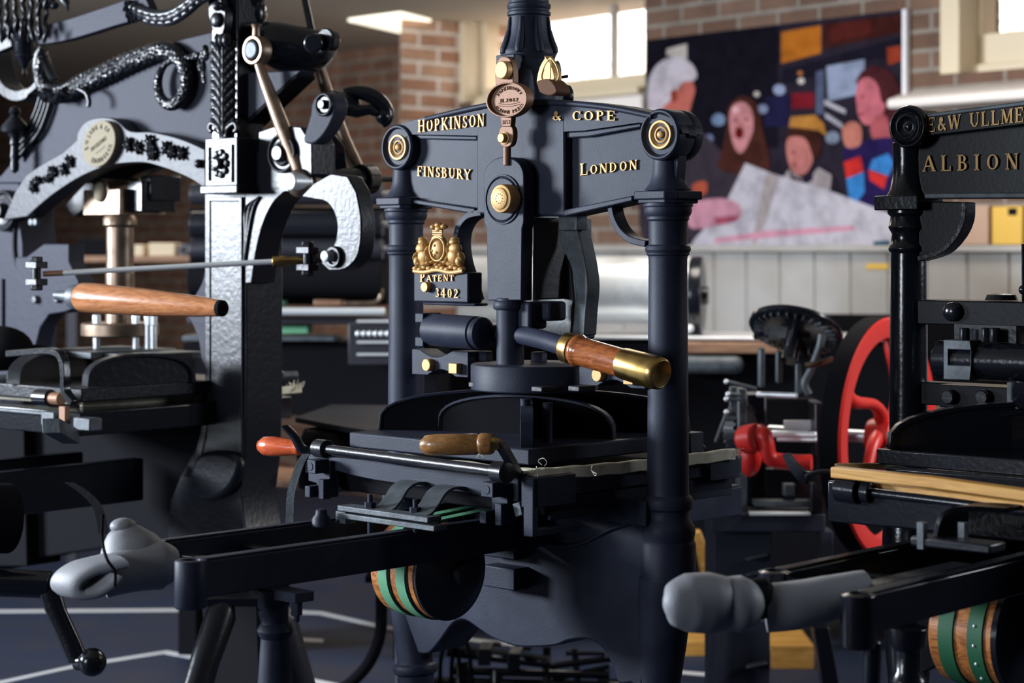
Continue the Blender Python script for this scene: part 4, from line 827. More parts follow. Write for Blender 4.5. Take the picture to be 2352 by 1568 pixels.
b = B().lathe([(.046, .01), (.045, -.004), (.041, -.006), (.038, -.002), (.036, .002), (.030, .002), (.028, -.004), (.024, -.006), (.021, -.002), (.020, -.002), (.019, -.014), (.016, -.018), (0, -.018)], c_, (0, 1, 0), 40); b.build('boss', 'gloss', bk, bev=.0006)
gq = L.uw([(562, 168), (690, 162), (568, 284)], .02); lpart(B().prism(gq, .02, .07), 'gusset', 'cast', bev=.002)
b = B(); b.ribbon([L.pv(568, 300, .05), L.pv(702, 174, .05)], .006, .03, (0, 1, 0)); lpart(b, 'gusset_flange', 'rubber_shade')
# --- top lever, links and bell crank
pts = cr([(L.pl(592, 84, 4.68)), (L.pl(630, 100, 4.68)), (L.pl(680, 116, 4.70)), (L.pl(724, 112, 4.72)), (L.pl(752, 98, 4.74))], 5)
b = B().tube(pts, [.020+.038*math.sin(PI*min(1, .15+.75*i/(len(pts)-1))) for i in range(len(pts))], 24); b.ribbon([L.pl(590, 62, 4.7), L.pl(640, 60, 4.7), L.pl(700, 70, 4.72), L.pl(745, 84, 4.74)], .008, .05, (0, 1, 0), True); lpart(b, 'top_lever', 'gloss2', bev=0)
b = B(); b.cyl(L.pv(718, 100, -.03), L.pv(745, 95, .06), .022, n=24); b.cyl(L.pv(745, 92, .0), L.pv(766, 95, .03), .028, .024, n=24); lpart(b, 'lever_boss', 'gloss2', bev=.004)
b = B().cyl(L.pl(698, -10, 4.75), L.pl(716, 72, 4.72), .0085, n=14); lpart(b, 'tie_rod', 'gloss2')
c_ = L.pl(580, 115, 4.62)
b = B().lathe([(.024, .03), (.024, -.0), (.026, -.002), (.0325, -.002), (.034, .001), (.034, .03)], c_, (0, 1, 0), 36); b.lathe([(.010, 0), (.009, .02), (.013, .03)], (c_[0]+.002, c_[1]+.01, c_[2]+.03), (0, 0, 1), 16); lk1 = lpart(b, 'link_eye', 'tarnish', bev=.001)
b = B().lathe([(.022, .02), (.021, -.004), (.018, -.007), (0, -.007)], c_, (0, 1, 0), 28); b.build('eye_pin', 'greyiron', lk1, bev=.001)
b = B().tube([L.pl(594, 148, 4.60), L.pl(612, 195, 4.59), L.pl(648, 290, 4.57), L.pl(690, 395, 4.55)], [.010, .0145, .0175, .0165], 20); b.build('link_rod', 'tarnish', lk1)
b = B().tube([L.pl(738, 120, 4.80), L.pl(736, 160, 4.80), L.pl(752, 215, 4.80), L.pl(790, 320, 4.78), L.pl(828, 400, 4.76)], [.013, .013, .015, .016, .015], 16); lpart(b, 'rear_link_rod', 'tarnish')
c_ = L.pl(690, 420, 4.54)
b = B(); b.ball(c_, .033, seg=24); b.cyl(L.pl(700, 420, 4.55), L.pl(738, 416, 4.60), .034, n=28); bj = lpart(b, 'crank_joint', 'tarnish', bev=.002)
q_ = L.pl(667, 417, 4.50); B().lathe([(.021, .05), (.020, 0), (.017, -.003), (0, -.003)], q_, (0, 1, 0), 28).build('crank_pin', 'steel', bj, bev=.001)
b = B(); b.cyl(L.pl(735, 415, 4.60), L.pl(835, 412, 4.72), .028, n=28); b.cyl(L.pl(825, 412, 4.70), L.pl(850, 412, 4.74), .036, n=28); b.cyl(L.pl(850, 412, 4.74), L.pl(905, 410, 4.82), .008, n=12); lpart(b, 'cross_shaft', 'gloss2', bev=.003)
bc = L.uw(cr([(697, 322), (712, 268), (718, 232), (738, 212), (764, 222), (770, 250), (756, 288), (735, 318), (716, 330)], 4, True), -.06)
bcr = lpart(B().prism(bc, -.06, -.02), 'bell_crank', 'cast', bev=.004)
c_ = L.pv(742, 240, -.066); b = B().lathe([(.026, .05), (.0265, .0), (.022, -.002), (.018, .004), (.010, .004), (.010, -.008), (0, -.008)], c_, (0, 1, 0), 28); b.build('crank_boss', 'gloss', bcr, bev=.0008)
b = B().cyl(L.pl(762, 238, 4.58), L.pl(806, 238, 4.64), .030, .028, n=28); b.ribbon([L.pl(735, 300, 4.62), L.pl(760, 330, 4.66), L.pl(765, 380, 4.7)], .02, .03, (0, 1, 0)); lpart(b, 'crank_hub', 'gloss2', bev=.003)
hn = [L.pl(x, y, 4.62) for x, y in cr([(790, 214), (822, 212), (856, 222), (882, 246), (889, 272), (876, 285)], 5)]; m_ = len(hn)
b = B().tube(hn, [.006+.013*math.sin(PI*(.12+.80*i/m_)) for i in range(m_)], 18); b.tube([L.pl(x, y, 4.60) for x, y in ((800, 250), (820, 256), (850, 252), (868, 262))], [.016, .015, .012, .008], 16); b.ball(L.pl(880, 268, 4.61), .018); lpart(b, 'horn_lever', 'gloss2', bev=0)
cm = L.uw([(690, 452), (720, 420), (760, 398), (798, 404)] + cr([(818, 440), (828, 490), (829, 545), (820, 590), (792, 618), (755, 622)], 4) + cr([(738, 606), (742, 578), (766, 562), (774, 522), (766, 486), (748, 464), (722, 458)], 4), -.05)
cam_ = lpart(B().prism(cm, -.05, -.005), 'crescent_arm', 'gloss', bev=.003)
c_ = L.pv(764, 590, -.058); b = B().lathe([(.024, .03), (.024, .0), (.022, -.002), (.016, -.002), (.015, .004), (0, .004)], c_, (0, 1, 0), 28); b.build('arm_boss', 'gloss', cam_, bev=.0008)
q_ = L.pv(745, 588, -.075); B().lathe([(.0125, .03), (.012, 0), (.009, -.002), (0, -.002)], q_, (0, 1, 0), 20).build('arm_pin', 'steel', cam_, bev=.0006)
# --- pull rod and clevises, handle
ra, rb_ = Vector(L.pl(100, 629, 4.48)), Vector(L.pl(640, 600, 4.45))
b = B().cyl(ra+(rb_-ra)*.08, rb_, .0062, n=16); prd = lpart(b, 'pull_rod', 'steel', bev=0)
B().cyl(ra, ra+(rb_-ra)*.085, .0065, n=14).build('rod_ferrule', 'copper', prd)
b = B().lathe([(.009, 0), (.0125, .002), (.0125, .030), (.0095, .034), (.0085, .075), (.006, .078)], Vector(L.pl(626, 601, 4.45)), (rb_-ra), 20); b.build('rod_socket', 'brass', prd, bev=.0006)
for (px, py, Y_) in ((706, 594, 4.44), (84, 628, 4.48)):
    c_ = Vector(L.pl(px, py, Y_)); b = B()
    for s_ in (-1, 1): b.obox(c_+Vector((0, 0, s_*.019)), (1, 0, 0), (0, 1, 0), (0, 0, 1), .020, .016, .0075)
    b.cyl(c_-Vector((0, 0, .036)), c_+Vector((0, 0, .036)), .010, n=12); b.nut(c_+Vector((0, 0, .026)), (0, 0, 1), .015, .012); b.nut(c_-Vector((0, 0, .026)), (0, 0, -1), .015, .012)
    lpart(b, 'clevis', 'gloss', bev=.0015)
b = B(); b.cyl(L.pl(714, 594, 4.44), L.pl(745, 590, 4.48), .014, n=16); lpart(b, 'clevis_stem', 'gloss2')
ha, hb_ = Vector(L.pl(182, 682, 4.42)), Vector(L.pl(512, 708, 4.17)); d_ = hb_-ha; Lh = d_.length
b = B().lathe([(0, -.004), (.026, 0), (.0325, .012), (.0335, .05), (.0295, Lh*.5), (.0225, Lh*.82), (.0178, Lh*.97), (.0164, Lh*1.0), (0, Lh*1.002)], ha, d_, 32); hw_ = lpart(b, 'bar_handle', 'woodC', bev=0)
b = B().lathe([(.010, -.075), (.012, -.05), (.016, -.028), (.026, -.020), (.0285, -.008), (.0285, .004), (.024, .008)], ha, d_, 28); b.build('handle_socket', 'greyiron', hw_, bev=.0008)
b = B().lathe([(.0175, Lh*.975), (.0172, Lh*1.0), (.015, Lh*1.006), (0, Lh*1.006)], ha, d_, 24); b.build('handle_end', 'rubber_shade', hw_)
bt = L.uw([(60, 590), (100, 560), (158, 560), (158, 600), (180, 645), (186, 700), (150, 716), (112, 722), (92, 752), (80, 800), (36, 800), (36, 590)], .0)
bb = lpart(B().prism(bt, .0, .05), 'handle_bracket', 'cast', bev=.003)
for px, py in ((80, 688), (130, 686), (72, 510), (82, 510)):
    q_ = L.pv(px, py, -.008); B().lathe([(.0115, .01), (.0105, 0), (.008, -.004), (0, -.005)], q_, (0, 1, 0), 16).build('bolt', 'greyiron', bb)
b = B().cyl(L.pv(158, 612, .02), L.pv(158, 562, .02), .014, n=18); b.build('bracket_pin', 'greyiron', bb, bev=.001)
# --- left standard
lpart(B().prism(L.uw([(-90, 900), (52, 900), (62, 1300), (-90, 1300)], .021), .021, .13), 'pillar_foot', 'rubber_shade', bev=.003)  # left pillar's lower part blackened the same way for its shade
lpil = L.uw([(-90, 420), (44, 420), (46, 520), (52, 560), (52, 900), (-90, 900)], .02)
lpart(B().prism(lpil, .02, .13), 'pillar', 'cast', bev=.003)
b = B()
for x in (6, 44): b.tube([L.pv(x, y, .016) for y in (640, 720, 850)], .0035, 8)
b.tube([L.pv(x, y, .016) for x, y in cr([(30, 440), (44, 480), (34, 520), (34, 590), (52, 640)], 5)], .005, 8); lpart(b, 'pillar_panel', bev=0)
c_ = L.pv(6, 484, .0); b = B().lathe([(.056, .03), (.055, .004), (.050, -.002), (.045, .002), (.040, .004), (.036, .0), (.022, .002), (.020, -.012), (.016, -.018), (0, -.018)], c_, (0, 1, 0), 36); lpart(b, 'boss', bev=.0006)
ub = [(.0, .21), (.010, .205), (.016, .19), (.010, .18), (.014, .172), (.030, .150), (.036, .135), (.034, .126), (.018, .12), (.011, .105), (.013, .085), (.010, .08), (.011, .06), (.0125, .045), (.010, .035), (.012, .02), (.0105, .0), (0, -.01)]
q_ = L.pv(34, 392, -.03); lpart(B().lathe([(r*1.0, t*.80) for r, t in ub], q_, n=24), 'urn_finial', bev=0)
b = B().ribbon([L.pv(x, y, .04) for x, y in cr([(-20, 60), (-2, 110), (4, 160), (24, 205), (60, 222), (95, 205), (110, 180)], 6)], [.006]*8+[.014]*20+[.008]*9, .03, (0, 1, 0)); lpart(b, 'crescent_horn', 'gloss2', bev=.002)
# --- counterpoise beam, scrolled lever, eagle's foot weight
bm_ = L.uw(cr([(78, 66), (90, 60), (150, 46), (230, 20), (300, -4), (330, -14)], 3) + cr([(345, 20), (318, 42), (260, 60), (190, 82), (140, 95), (92, 101), (80, 92), (90, 80)], 3), -.05)
cb_ = lpart(B().prism(bm_, -.05, -.025), 'counterpoise_beam', 'cast', bev=.002)
b = B(); q_ = L.pv(94, 80, -.052); b.box(q_[0]-.012, q_[0]+.006, -.054, -.02, q_[2]-.006, q_[2]+.006); b.build('beam_slot', 'rubber_shade', cb_)
for off, r in ((0, .012), (16, .014), (32, .009)):
    pts = cr([(305+off*.2, 24+off*.2), (330, 34+off*.55), (362, 42+off*.55), (395, 38+off*.62), (430, 18+off*.6), (460, -6+off*.55), (490, -20+off*.5)], 6)
    P_ = [L.pv(x, y-8, -.055) for x, y in pts]; b = B().tube(P_, r, 12, wave=(lambda i, j: 1+.18*math.sin(i*2.1)) if off == 16 else None); b.build('scroll', 'gloss', cb_)
b = B()
for i in range(26): q_ = L.pv(298+14*math.sin(i*1.9)+i*.5, 8+1.5*i-4*math.cos(i*2.7), -.06); b.ball(q_, (.009, .008, .005), Rot('Y', i*53), 8)
b.build('scroll_leaf', 'gloss', cb_, smooth=60)
fk = L.uw(cr([(480, -10), (478, 30), (482, 50), (492, 76), (512, 78), (518, 30), (510, 12), (505, -10)], 3, True), -.04); fko = lpart(B().prism(fk, -.04, -.015), 'fork_lug', 'gloss', bev=.003)
b = B(); b.ball(L.pv(500, 14, -.05), (.012, .012, .012)); b.ball(L.pv(496, 46, -.045), (.018, .008, .018)); b.build('lug_pin', 'gloss', fko)
b = B(); b.lathe([(.03, 0), (.035, .02), (.03, .06), (.02, .08)], L.pv(575, 12, .05), (.2, 0, 1), 20); b.ball(L.pv(585, 30, .06), (.03, .03, .04)); lpart(b, 'post_finial', 'gloss2', bev=0)
we = B()
q_ = L.pv(56, 170, -.06); we.lathe([(0, -.008), (.007, 0), (.005, .012), (.012, .022), (.016, .032), (.022, .038), (.025, .045), (.022, .05), (.026, .056), (.026, .08), (.028, .084), (.024, .09), (.030, .10), (.022, .108), (.02, .12), (.026, .14)], q_, n=24)
wo = lpart(we, 'eagle_weight', 'gloss2', bev=0)
b = B()
for i in range(60):
    x = 4+(i % 12)*9+4*math.sin(i*3.1); y = 78-(i//12)*19+5*math.cos(i*1.7); q_ = L.pv(x, y, -.08+.012*math.sin(i*2.2)); b.ball(q_, (.006, .007, .020), Rot('Y', 25*math.sin(i*1.3)), 8)
for x0, y0, x1, y1 in ((140, -10, 158, 26), (118, 8, 130, 20), (20, 40, 6, 72), (100, 4, 84, 20)): b.tube([L.pv(x0, y0, -.07), L.pv((x0+x1)/2+4, (y0+y1)/2, -.075), L.pv(x1, y1, -.07)], [.012, .010, .002], 10)
for i in range(14): q_ = L.pv(112+10*math.sin(i*2.6), 5+9*math.cos(i*1.9), -.07); b.ball(q_, (.012, .008, .005), Rot('Y', i*40), 8)
b.build('eagle_feather', 'gloss', wo, smooth=60)
lpart(B().ribbon([L.pv(-30, 108, -.05), L.pv(0, 108, -.05), L.pv(34, 94, -.05)], .016, .012, (0, 1, 0)), 'counterpoise_link', bev=.002)
# --- piston and its blocks
a0, a1 = L.pv(191, 436, .05), L.pv(275, 493, .05); md_ = L.pv(232, 436, .05)
b = B(); b.box(a0[0], a1[0], .05, .20, a1[2], a0[2]); b.lathe([(.031, 0), (.031, .13), (0, .13)], (md_[0], .05, md_[2]-.002), (0, 1, 0), 28)
pb2 = lpart(b, 'piston_block', 'tarnish', bev=.002)
B().ball((md_[0], .048, md_[2]-.006), (.021, .014, .026), seg=18).build('oval_stud', 'brass2', pb2)
b = B(); b.box(a1[0]-.01, a1[0]+.05, .08, .19, a1[2]+.008, a0[2]+.02); b.box(a1[0]+.02, a1[0]+.06, .1, .2, a0[2]-.03, a0[2]+.035); b.build('block_cheek', 'gloss2', pb2, bev=.003)
q_ = L.pl(276, 770, 4.98); zt = L.pl(276, 494, 4.98)[2]
b = B().lathe([(.036, q_[2]), (.036, -.06), (.034, -.058), (.034, zt-.03), (.042, zt-.025), (.042, zt-.01), (.036, zt)], (q_[0], q_[1], 0), n=32); lpart(b, 'piston', 'tarnish', bev=.0008)
zb = L.pl(276, 772, 4.98)[2]; b = B().lathe([(.09, zb), (.096, zb+.003), (.096, zb+.030), (.092, zb+.034), (0, zb+.034)], (q_[0], q_[1], 0), n=48); pdo = lpart(b, 'piston_collar', 'tarnish', bev=.0008)
for px in (222, 312, 340, 352):
    b = B(); t_q = L.pl(px, 735, 4.92); b.lathe([(.011, zb+.03), (.011, zb+.055)], (t_q[0], t_q[1], 0), n=6); b.lathe([(.009, zb-.04), (.009, zb+.031)], (t_q[0], t_q[1], 0), n=8); b.build('collar_bolt', 'steel', pdo, bev=.001)
# --- platen, canvas, bed
cn = L.pw(187, 893, -.312)
b = B(); b.box(cn[0]-.56, cn[0], cn[1], cn[1]+.52, -.342, -.312); lpart(b, 'platen', 'gloss', bev=.003)
def lweb(pa, pb, top_w, th, base=-.313, n=18, sharp=.6):
    A, D = Vector((pa[0], pa[1], 0)), Vector((pb[0], pb[1], 0)); d = D-A; Lw = d.length; d.normalize(); nn = Vector((-d.y, d.x, 0)); b = B()
    pts = [(Lw*(.5-.5*math.cos(PI*i/n)), base+(top_w-base)*math.sin(PI*i/n)**sharp) for i in range(n+1)]
    r = [[b.bm.verts.new(A+d*x+nn*(th*s_)+Vector((0, 0, z))) for x, z in pts] for s_ in (-1, 1)]
    b._f(list(reversed(r[0]))); b._f(r[1])
    for i in range(n+1): b._f([r[0][i], r[0][(i+1) % (n+1)], r[1][(i+1) % (n+1)], r[1][i]])
    b.ribbon([A+d*x+Vector((0, 0, z)) for x, z in pts], .004, th*2.2, nn); return lpart(b, 'platen_web', 'gloss', bev=.001)
q0, q1 = L.pw(198, 886, -.312), L.pw(440, 876, -.312); lweb(q0, q1, -.245, .008)
q0, q1 = L.pw(32, 882, -.312), L.pw(205, 860, -.312); lweb(q0, q1, -.245, .008)
q_ = L.pl(250, 812, 4.85); b = B(); b.box(q_[0]-.16, q_[0]+.06, q_[1]-.10, q_[1]+.16, -.262, -.246); b.box(q_[0]+.05, q_[0]+.16, q_[1]-.06, q_[1]+.16, -.268, -.250); lpart(b, 'platen_top', 'greyiron', bev=.002)
cA, cB, cC = L.pw(-80, 905, -.350), L.pw(186, 925, -.352), L.pw(690, 893, -.352)
tm = B(); tm.ribbon([tuple(Vector(cA).lerp(Vector(cB), i/10)) for i in range(11)], .004, .010, (0, 1, 0)); tm.ribbon([tuple(Vector(cB).lerp(Vector(cC), i/14)+Vector((0, 0, -.004*math.sin(PI*i/14)))) for i in range(15)], .009, .006, (1, 0, 0)); lpart(tm, 'tympan_canvas', 'canvas', bev=.002)
b = B()
for i in range(26):
    p_ = Vector(cC)+Vector((random.uniform(-.02, .02), random.uniform(-.03, .0), random.uniform(-.004, .01))); d_ = Vector((random.uniform(-1, 1), random.uniform(-1, 1), random.uniform(-.5, .8))).normalized()*.018; b.tube([p_, p_+d_], .0012, 4)
lpart(b, 'frayed_thread', 'canvas', bev=0)['kind'] = 'stuff'
b = B(); b.cyl(L.pl(608, 864, 4.9), L.pl(682, 861, 4.95), .010, n=14); b.cyl(L.pl(606, 826, 4.9), L.pl(652, 860, 4.92), .006, n=10); lpart(b, 'tympan_rod', 'greyiron')
b = B(); b.box(cn[0]-.62, cn[0]+.02, cn[1]-.02, cn[1]+.62, -.415, -.362); lpart(b, 'bed', 'gloss2', bev=.003)
q0, q1 = L.pv(-60, 932, cn[1]-.03), L.pv(210, 985, cn[1]-.03); b = B(); b.box(q0[0], L.pv(98, 940, cn[1]-.03)[0], cn[1]-.03, cn[1]-.01, q1[2]+.02, q0[2]); lpart(b, 'bed_rail', 'greyiron', bev=.003); b = B(); b.box(L.pv(98, 932, cn[1]-.04)[0], L.pv(128, 990, cn[1]-.04)[0], cn[1]-.045, cn[1]-.01, q1[2]-.0, q0[2]+.003); lpart(b, 'corner_iron', 'greyiron', bev=.003); b = B(); b.box(L.pv(172, 932, cn[1]-.04)[0], L.pv(210, 990, cn[1]-.04)[0], cn[1]-.045, cn[1]-.01, q1[2]-.004, q0[2]-.004); lpart(b, 'corner_iron', 'greyiron', bev=.003)
q0, q1 = L.pv(138, 932, cn[1]-.05), L.pv(153, 972, cn[1]-.05); b = B(); b.box(q0[0], q1[0], cn[1]-.054, cn[1]-.04, q1[2], q0[2]); lpart(b, 'hinge_tongue', 'copper')
b = B(); b.cyl(L.pv(88, 913, cn[1]-.05), L.pv(142, 916, cn[1]-.05), .014, n=18); lpart(b, 'tympan_rod', 'copper'); b = B(); b.cyl(L.pv(86, 912, cn[1]-.05), L.pv(118, 914, cn[1]-.05), .019, n=18); lpart(b, 'tympan_collar', 'gloss2')
st = [L.pv(x, y, cn[1]-.06) for x, y in cr([(20, 812), (70, 808), (120, 806), (143, 820), (150, 860), (152, 900), (172, 926)], 6)]
lpart(B().ribbon(st, .0075, .010, (0, 1, 0)), 'tympan_bracket', 'gloss2', bev=.002)
pe = L.uw(cr([(473, 606), (464, 650), (440, 690), (421, 710), (438, 735), (455, 775), (464, 825), (473, 845)], 4), .015); lpart(B().prism(pe, .015, .07), 'pillar_ear', 'cast', bev=.002)
b = B(); b.ball(L.pl(0, 800, 4.85), (.095, .07, .055), seg=24); b.ball(L.pl(75, 815, 4.85), (.06, .05, .026), seg=18); lpart(b, 'platen_cover', 'rubber_shade', bev=0)
b = B(); q_ = L.pl(140, 990, 4.30); b.obox(q_, (.6, -.8, .25), (.8, .6, 0), (-.1, 0, 1), .075, .020, .016); lpart(b, 'bed_handle', 'greyiron', bev=.002)
# --- base, rails, rounce crank
bs = L.uw([(-90, 960), (470, 960), (470, 1240), (420, 1330), (300, 1250), (100, 1280), (-90, 1330)], .06); lpart(B().prism(bs, .06, .16), 'base_casting', 'rubber_shade', bev=.006)  # casting painted near-black in place of the shade around it
b = B()
for px in (-60,):
    t_q = L.pv(px, 1300, .06); b.lathe([(.09, -.60), (.07, -.75), (.045, -.95), (.04, -1.1), (.07, -1.22), (.09, -1.30)], (t_q[0], .06, 0), n=20)
    b.build('leg', 'gloss2', LP, bev=.003)
lpart(B().cyl(L.pl(-140, 1190, 4.2), L.pl(20, 1190, 4.3), .075, n=28), 'girth_drum', 'rubber_shade', bev=.002)
lpart(B().ribbon([L.pl(x, y, 4.25) for x, y in cr([(160, 1108), (195, 1132), (226, 1168), (238, 1225)], 5)], .003, .010, (.763, .647, 0)), 'strap', 'dark', bev=0)
for du in (-.17, -.40): b = B(); b.box(cn[0]+du-.018, cn[0]+du+.018, cn[1]-.95, cn[1]+.3, -.60, -.50); lpart(b, 'rail', 'gloss2', bev=.003)
b = B().lathe([(.02, -.6), (.025, -.7), (.03, -1.0), (.04, -1.3)], (cn[0]-.28, cn[1]-.80, 0), n=20); lpart(b, 'forestay', 'gloss2')
b = B(); b.cyl(L.pl(-60, 1335, 4.28), L.pl(116, 1342, 4.28), .030, n=24); b.ribbon([L.pl(106, 1330, 4.27), L.pl(128, 1400, 4.26), L.pl(160, 1470, 4.25), L.pl(182, 1522, 4.24)], .012, .024, (.763, .647, 0), True); b.cyl(L.pl(180, 1520, 4.25), L.pl(210, 1522, 4.22), .018, n=16); cro = lpart(b, 'rounce_crank', 'gloss2', bev=.002)
B().ball(L.pl(212, 1520, 4.21), (.030, .03, .030), seg=20).build('crank_ball', 'gloss2', cro)
# ================================================================== right press
_rc = (hp.O[0]+.955*hp.U[0]+.40*hp.V[0], hp.O[1]+.955*hp.U[1]+.40*hp.V[1])
_t = Frame(_rc, (.74, -.672)); 
_k = _t.pl(2087, 700, 3.80); _c0 = (_rc[0]+(_k[0]+.348)*_t.U[0]+_k[1]*_t.V[0], _rc[1]+(_k[0]+.348)*_t.U[1]+_k[1]*_t.V[1])
R = Frame(_c0, (.74, -.672))
RP = thing('hand_press', 'glossy black iron hand press at the right edge, gilt serif letters on its beam', 'printing press', R)
def rpart(b, n, m='gloss2', parent=None, bev=.002, **k): return b.build(n, m, RP if parent is None else parent, bev=bev, **k)
def rcolumn(u):
    B().lathe([(.031, .20), (.029, .17), (.030, .14), (.035, .112), (.042, .098)], (u, 0, 0), n=36).build('column_neck', 'gloss2', RP, bev=.001)
    b = B(); b.box(u-.047, u+.047, -.047, .047, .072, .099); b.build('capital', 'gloss2', RP, bev=.002)
    B().lathe([(.040, .072), (.040, .066), (.034, .06), (.036, .045), (.0385, .040), (.034, .032), (.032, .028), (.033, .008), (.037, .003), (.0385, -.001), (.037, -.005), (.033, -.009), (.0338, -.02), (.035, -.15), (.0365, -.40), (.042, -.405), (.046, -.42), (.04, -.44), (.048, -.46), (.05, -.6)], (u, 0, 0), n=40).build('column', 'gloss2', RP, bev=.0006)
    B().lathe([(.05, -.6), (.045, -.75), (.036, -.85), (.045, -.86), (.036, -.875), (.036, -1.1), (.062, -1.26), (.066, -1.30)], (u, 0, 0), n=32).build('leg', 'gloss2', RP)
rcolumn(-.348); rcolumn(.36)
vr = -.026
e0 = R.uw([(2095, 262), (2130, 262), (2240, 250), (2352, 238)], vr); e1 = R.uw([(2352, 466), (2230, 462), (2130, 455), (2095, 440)], vr)
sl = (e0[3][1]-e0[1][1])/(e0[3][0]-e0[1][0]); xm = .02; vr = -.032
tl = [(e0[0][0], e0[0][1]), (e0[1][0], e0[1][1]), (xm-.06, e0[1][1]+sl*(xm-.06-e0[1][0])+.004), (xm+.06, e0[1][1]+sl*(xm-.06-e0[1][0])+.004), (.33, e0[1][1]), (.37, e0[0][1])]
bl = [(.37, e1[3][1]), (.33, e1[2][1]), (xm, e1[2][1]-.004), (e1[2][0], e1[2][1]), (e1[3][0], e1[3][1])]
rpart(B().prism(tl+bl, -.010, .010), 'beam_web', 'gloss3', bev=.002)
b = B(); b.ribbon([(a, 0, z-.004) for a, z in tl[1:5]], .004, -vr+.006, (0, 1, 0)); b.ribbon([(a, 0, z+.004) for a, z in reversed(bl[1:4])], .005, -vr+.006, (0, 1, 0)); rpart(b, 'beam_flange', 'greyiron', bev=.002)
tb = [(a, z-.042) for a, z in tl[1:5]]
b = B().prism([(a, z-.006) for a, z in tl[1:5]] + list(reversed(tb)), -.034, .034); rpart(b, 'beam_rail', 'gloss3', bev=.002)
for u_ in (None, .365):
    c_ = R.pv(2083, 291, -.05) if u_ is None else (u_, -.05, .214)
    b = B().lathe([(.035, .085), (.035, .014), (.0405, .012), (.0405, .006), (.038, 0), (.035, -.001), (.031, .004), (.026, .006), (.0245, -.002), (.020, -.004), (.016, .002), (.010, .004), (.006, .0), (0, -.001)], c_, (0, 1, 0), 44); rpart(b, 'beam_boss', bev=.0006)
lettering(R, RP, 'E&W ULLMER', (2131, 304), (2380, 277), 33, -.034, .003, gap=.12); lettering(R, RP, 'ALBION', (2122, 394), (2342, 389), 36, -.012, .004, gap=.42)
b = B(); b.box(xm-.09, xm+.09, -.034, .034, .07, .29); rpart(b, 'centre_block', bev=.004)
b = B().lathe([(.05, .28), (.055, .34), (.045, .38), (.04, .45), (.042, .46), (.04, .62), (.02, .68), (0, .70)], (xm, 0, 0), n=36); rpart(b, 'spring_housing', bev=.001)
b = B(); b.box(xm-.05, xm+.05, -.07, .05, -.20, .07); rpart(b, 'link_arm', bev=.004)
qt = R.uw([(2110, 462), (2226, 464)] + cr([(2224, 500), (2206, 540), (2172, 575), (2120, 594)], 5) + [(2110, 594)], 0); rpart(B().prism(qt, -.012, .012), 'quadrant_bracket', 'gloss3', bev=.002)
b = B(); b.ribbon([R.pv(x, y, 0) for x, y in cr([(2224, 464), (2222, 505), (2204, 543), (2170, 577), (2118, 594)], 6)], .005, .018, (0, 1, 0)); rpart(b, 'quadrant_flange', bev=.001)
q0, q1 = R.pv(2106, 688, -.05), R.pv(2352, 752, -.05); b = B(); b.box(q0[0], .30, -.05, .02, q1[2], q0[2]); gb_ = rpart(b, 'guide_beam', 'gloss3', bev=.003)
q_ = R.pv(2188, 716, -.055); B().ball(q_, (.020, .012, .018)).build('dome_bolt', 'gloss2', gb_)
q_ = R.pl(2300, 684, 3.62); b = B().lathe([(.030, -.004), (.026, .006), (.012, .008), (0, .008)], q_, n=24); b.build('dome_cap', 'gloss2', gb_)
b = B(); b.ball(R.pl(2352, 665, 3.6), .010); b.cyl(R.pl(2352, 700, 3.6), R.pl(2351, 560, 3.6), .004, n=8); b.build('chain_drop', 'gloss2', gb_)
q0, q1 = R.pv(2167, 780, -.09), R.pv(2228, 874, -.09)
O_ = [(q0[0], q1[2]), (q1[0], q1[2]), (q1[0], q0[2]), (q0[0], q0[2])]; m0, m1 = R.pv(2177, 802, -.09), R.pv(2220, 840, -.09)
b = B().hole_ring(O_, [(m0[0], m1[2]), (m1[0]+.01, m1[2]), (m1[0]+.01, m0[2]), (m0[0], m0[2])], -.09, -.03); rpart(b, 'bar_clamp', 'greyiron', bev=.002)
q_ = R.pv(2225, 828, -.05); b = B().cyl((q_[0]-.06, -.05, q_[2]), (q_[0]+.20, -.05, q_[2]), .035, n=32); b.box(m0[0]-.01, m1[0]+.01, -.05, -.03, m1[2]-.005, m0[2]+.005); b.cyl((m0[0]+.02, -.06, m1[2]-.004), (m0[0]+.02, -.06, m0[2]+.004), .006, n=10); rpart(b, 'bar_socket', 'gloss2', bev=.002)
b = B(); zt = R.pv(2240, 770, -.07)[2]
for px in (2215, 2265, 2285): t_q = R.pv(px, 768, -.07); b.lathe([(.010, -.014), (.010, .012)], t_q, n=6)
b.box(R.pv(2240, 760, -.06)[0]-.05, R.pv(2330, 760, -.06)[0], -.05, .0, zt-.02, zt+.02); rpart(b, 'clamp_nut', 'gloss', bev=.002)
q0, q1 = R.pv(2158, 882, -.045), R.pv(2320, 945, -.045); b = B(); b.box(q0[0], q1[0]+.1, -.045, .03, q1[2], q0[2]); b.box(R.pv(2106, 880, .0)[0], q0[0], -.01, .03, q1[2], q0[2]); gp_ = rpart(b, 'guide_bracket', 'gloss3', bev=.002)
for px in (2176, 2254): q_ = R.pv(px, 912, -.06); B().lathe([(.014, .02), (.0135, 0), (.011, -.002), (0, -.002)], q_, (0, 1, 0), 24).build('round_bolt', 'gloss', gp_)
q_ = R.pv(2332, 908, -.06); b = B().box(q_[0]-.012, q_[0]+.012, -.07, -.04, q_[2]-.024, q_[2]+.024); b.build('square_stud', 'greyiron', gp_, bev=.002)
cn2 = R.pw(2040, 1062, -.355)
b = B(); b.box(-.27, .25, -.24, .25, -.385, -.357); rpart(b, 'platen', bev=.003)
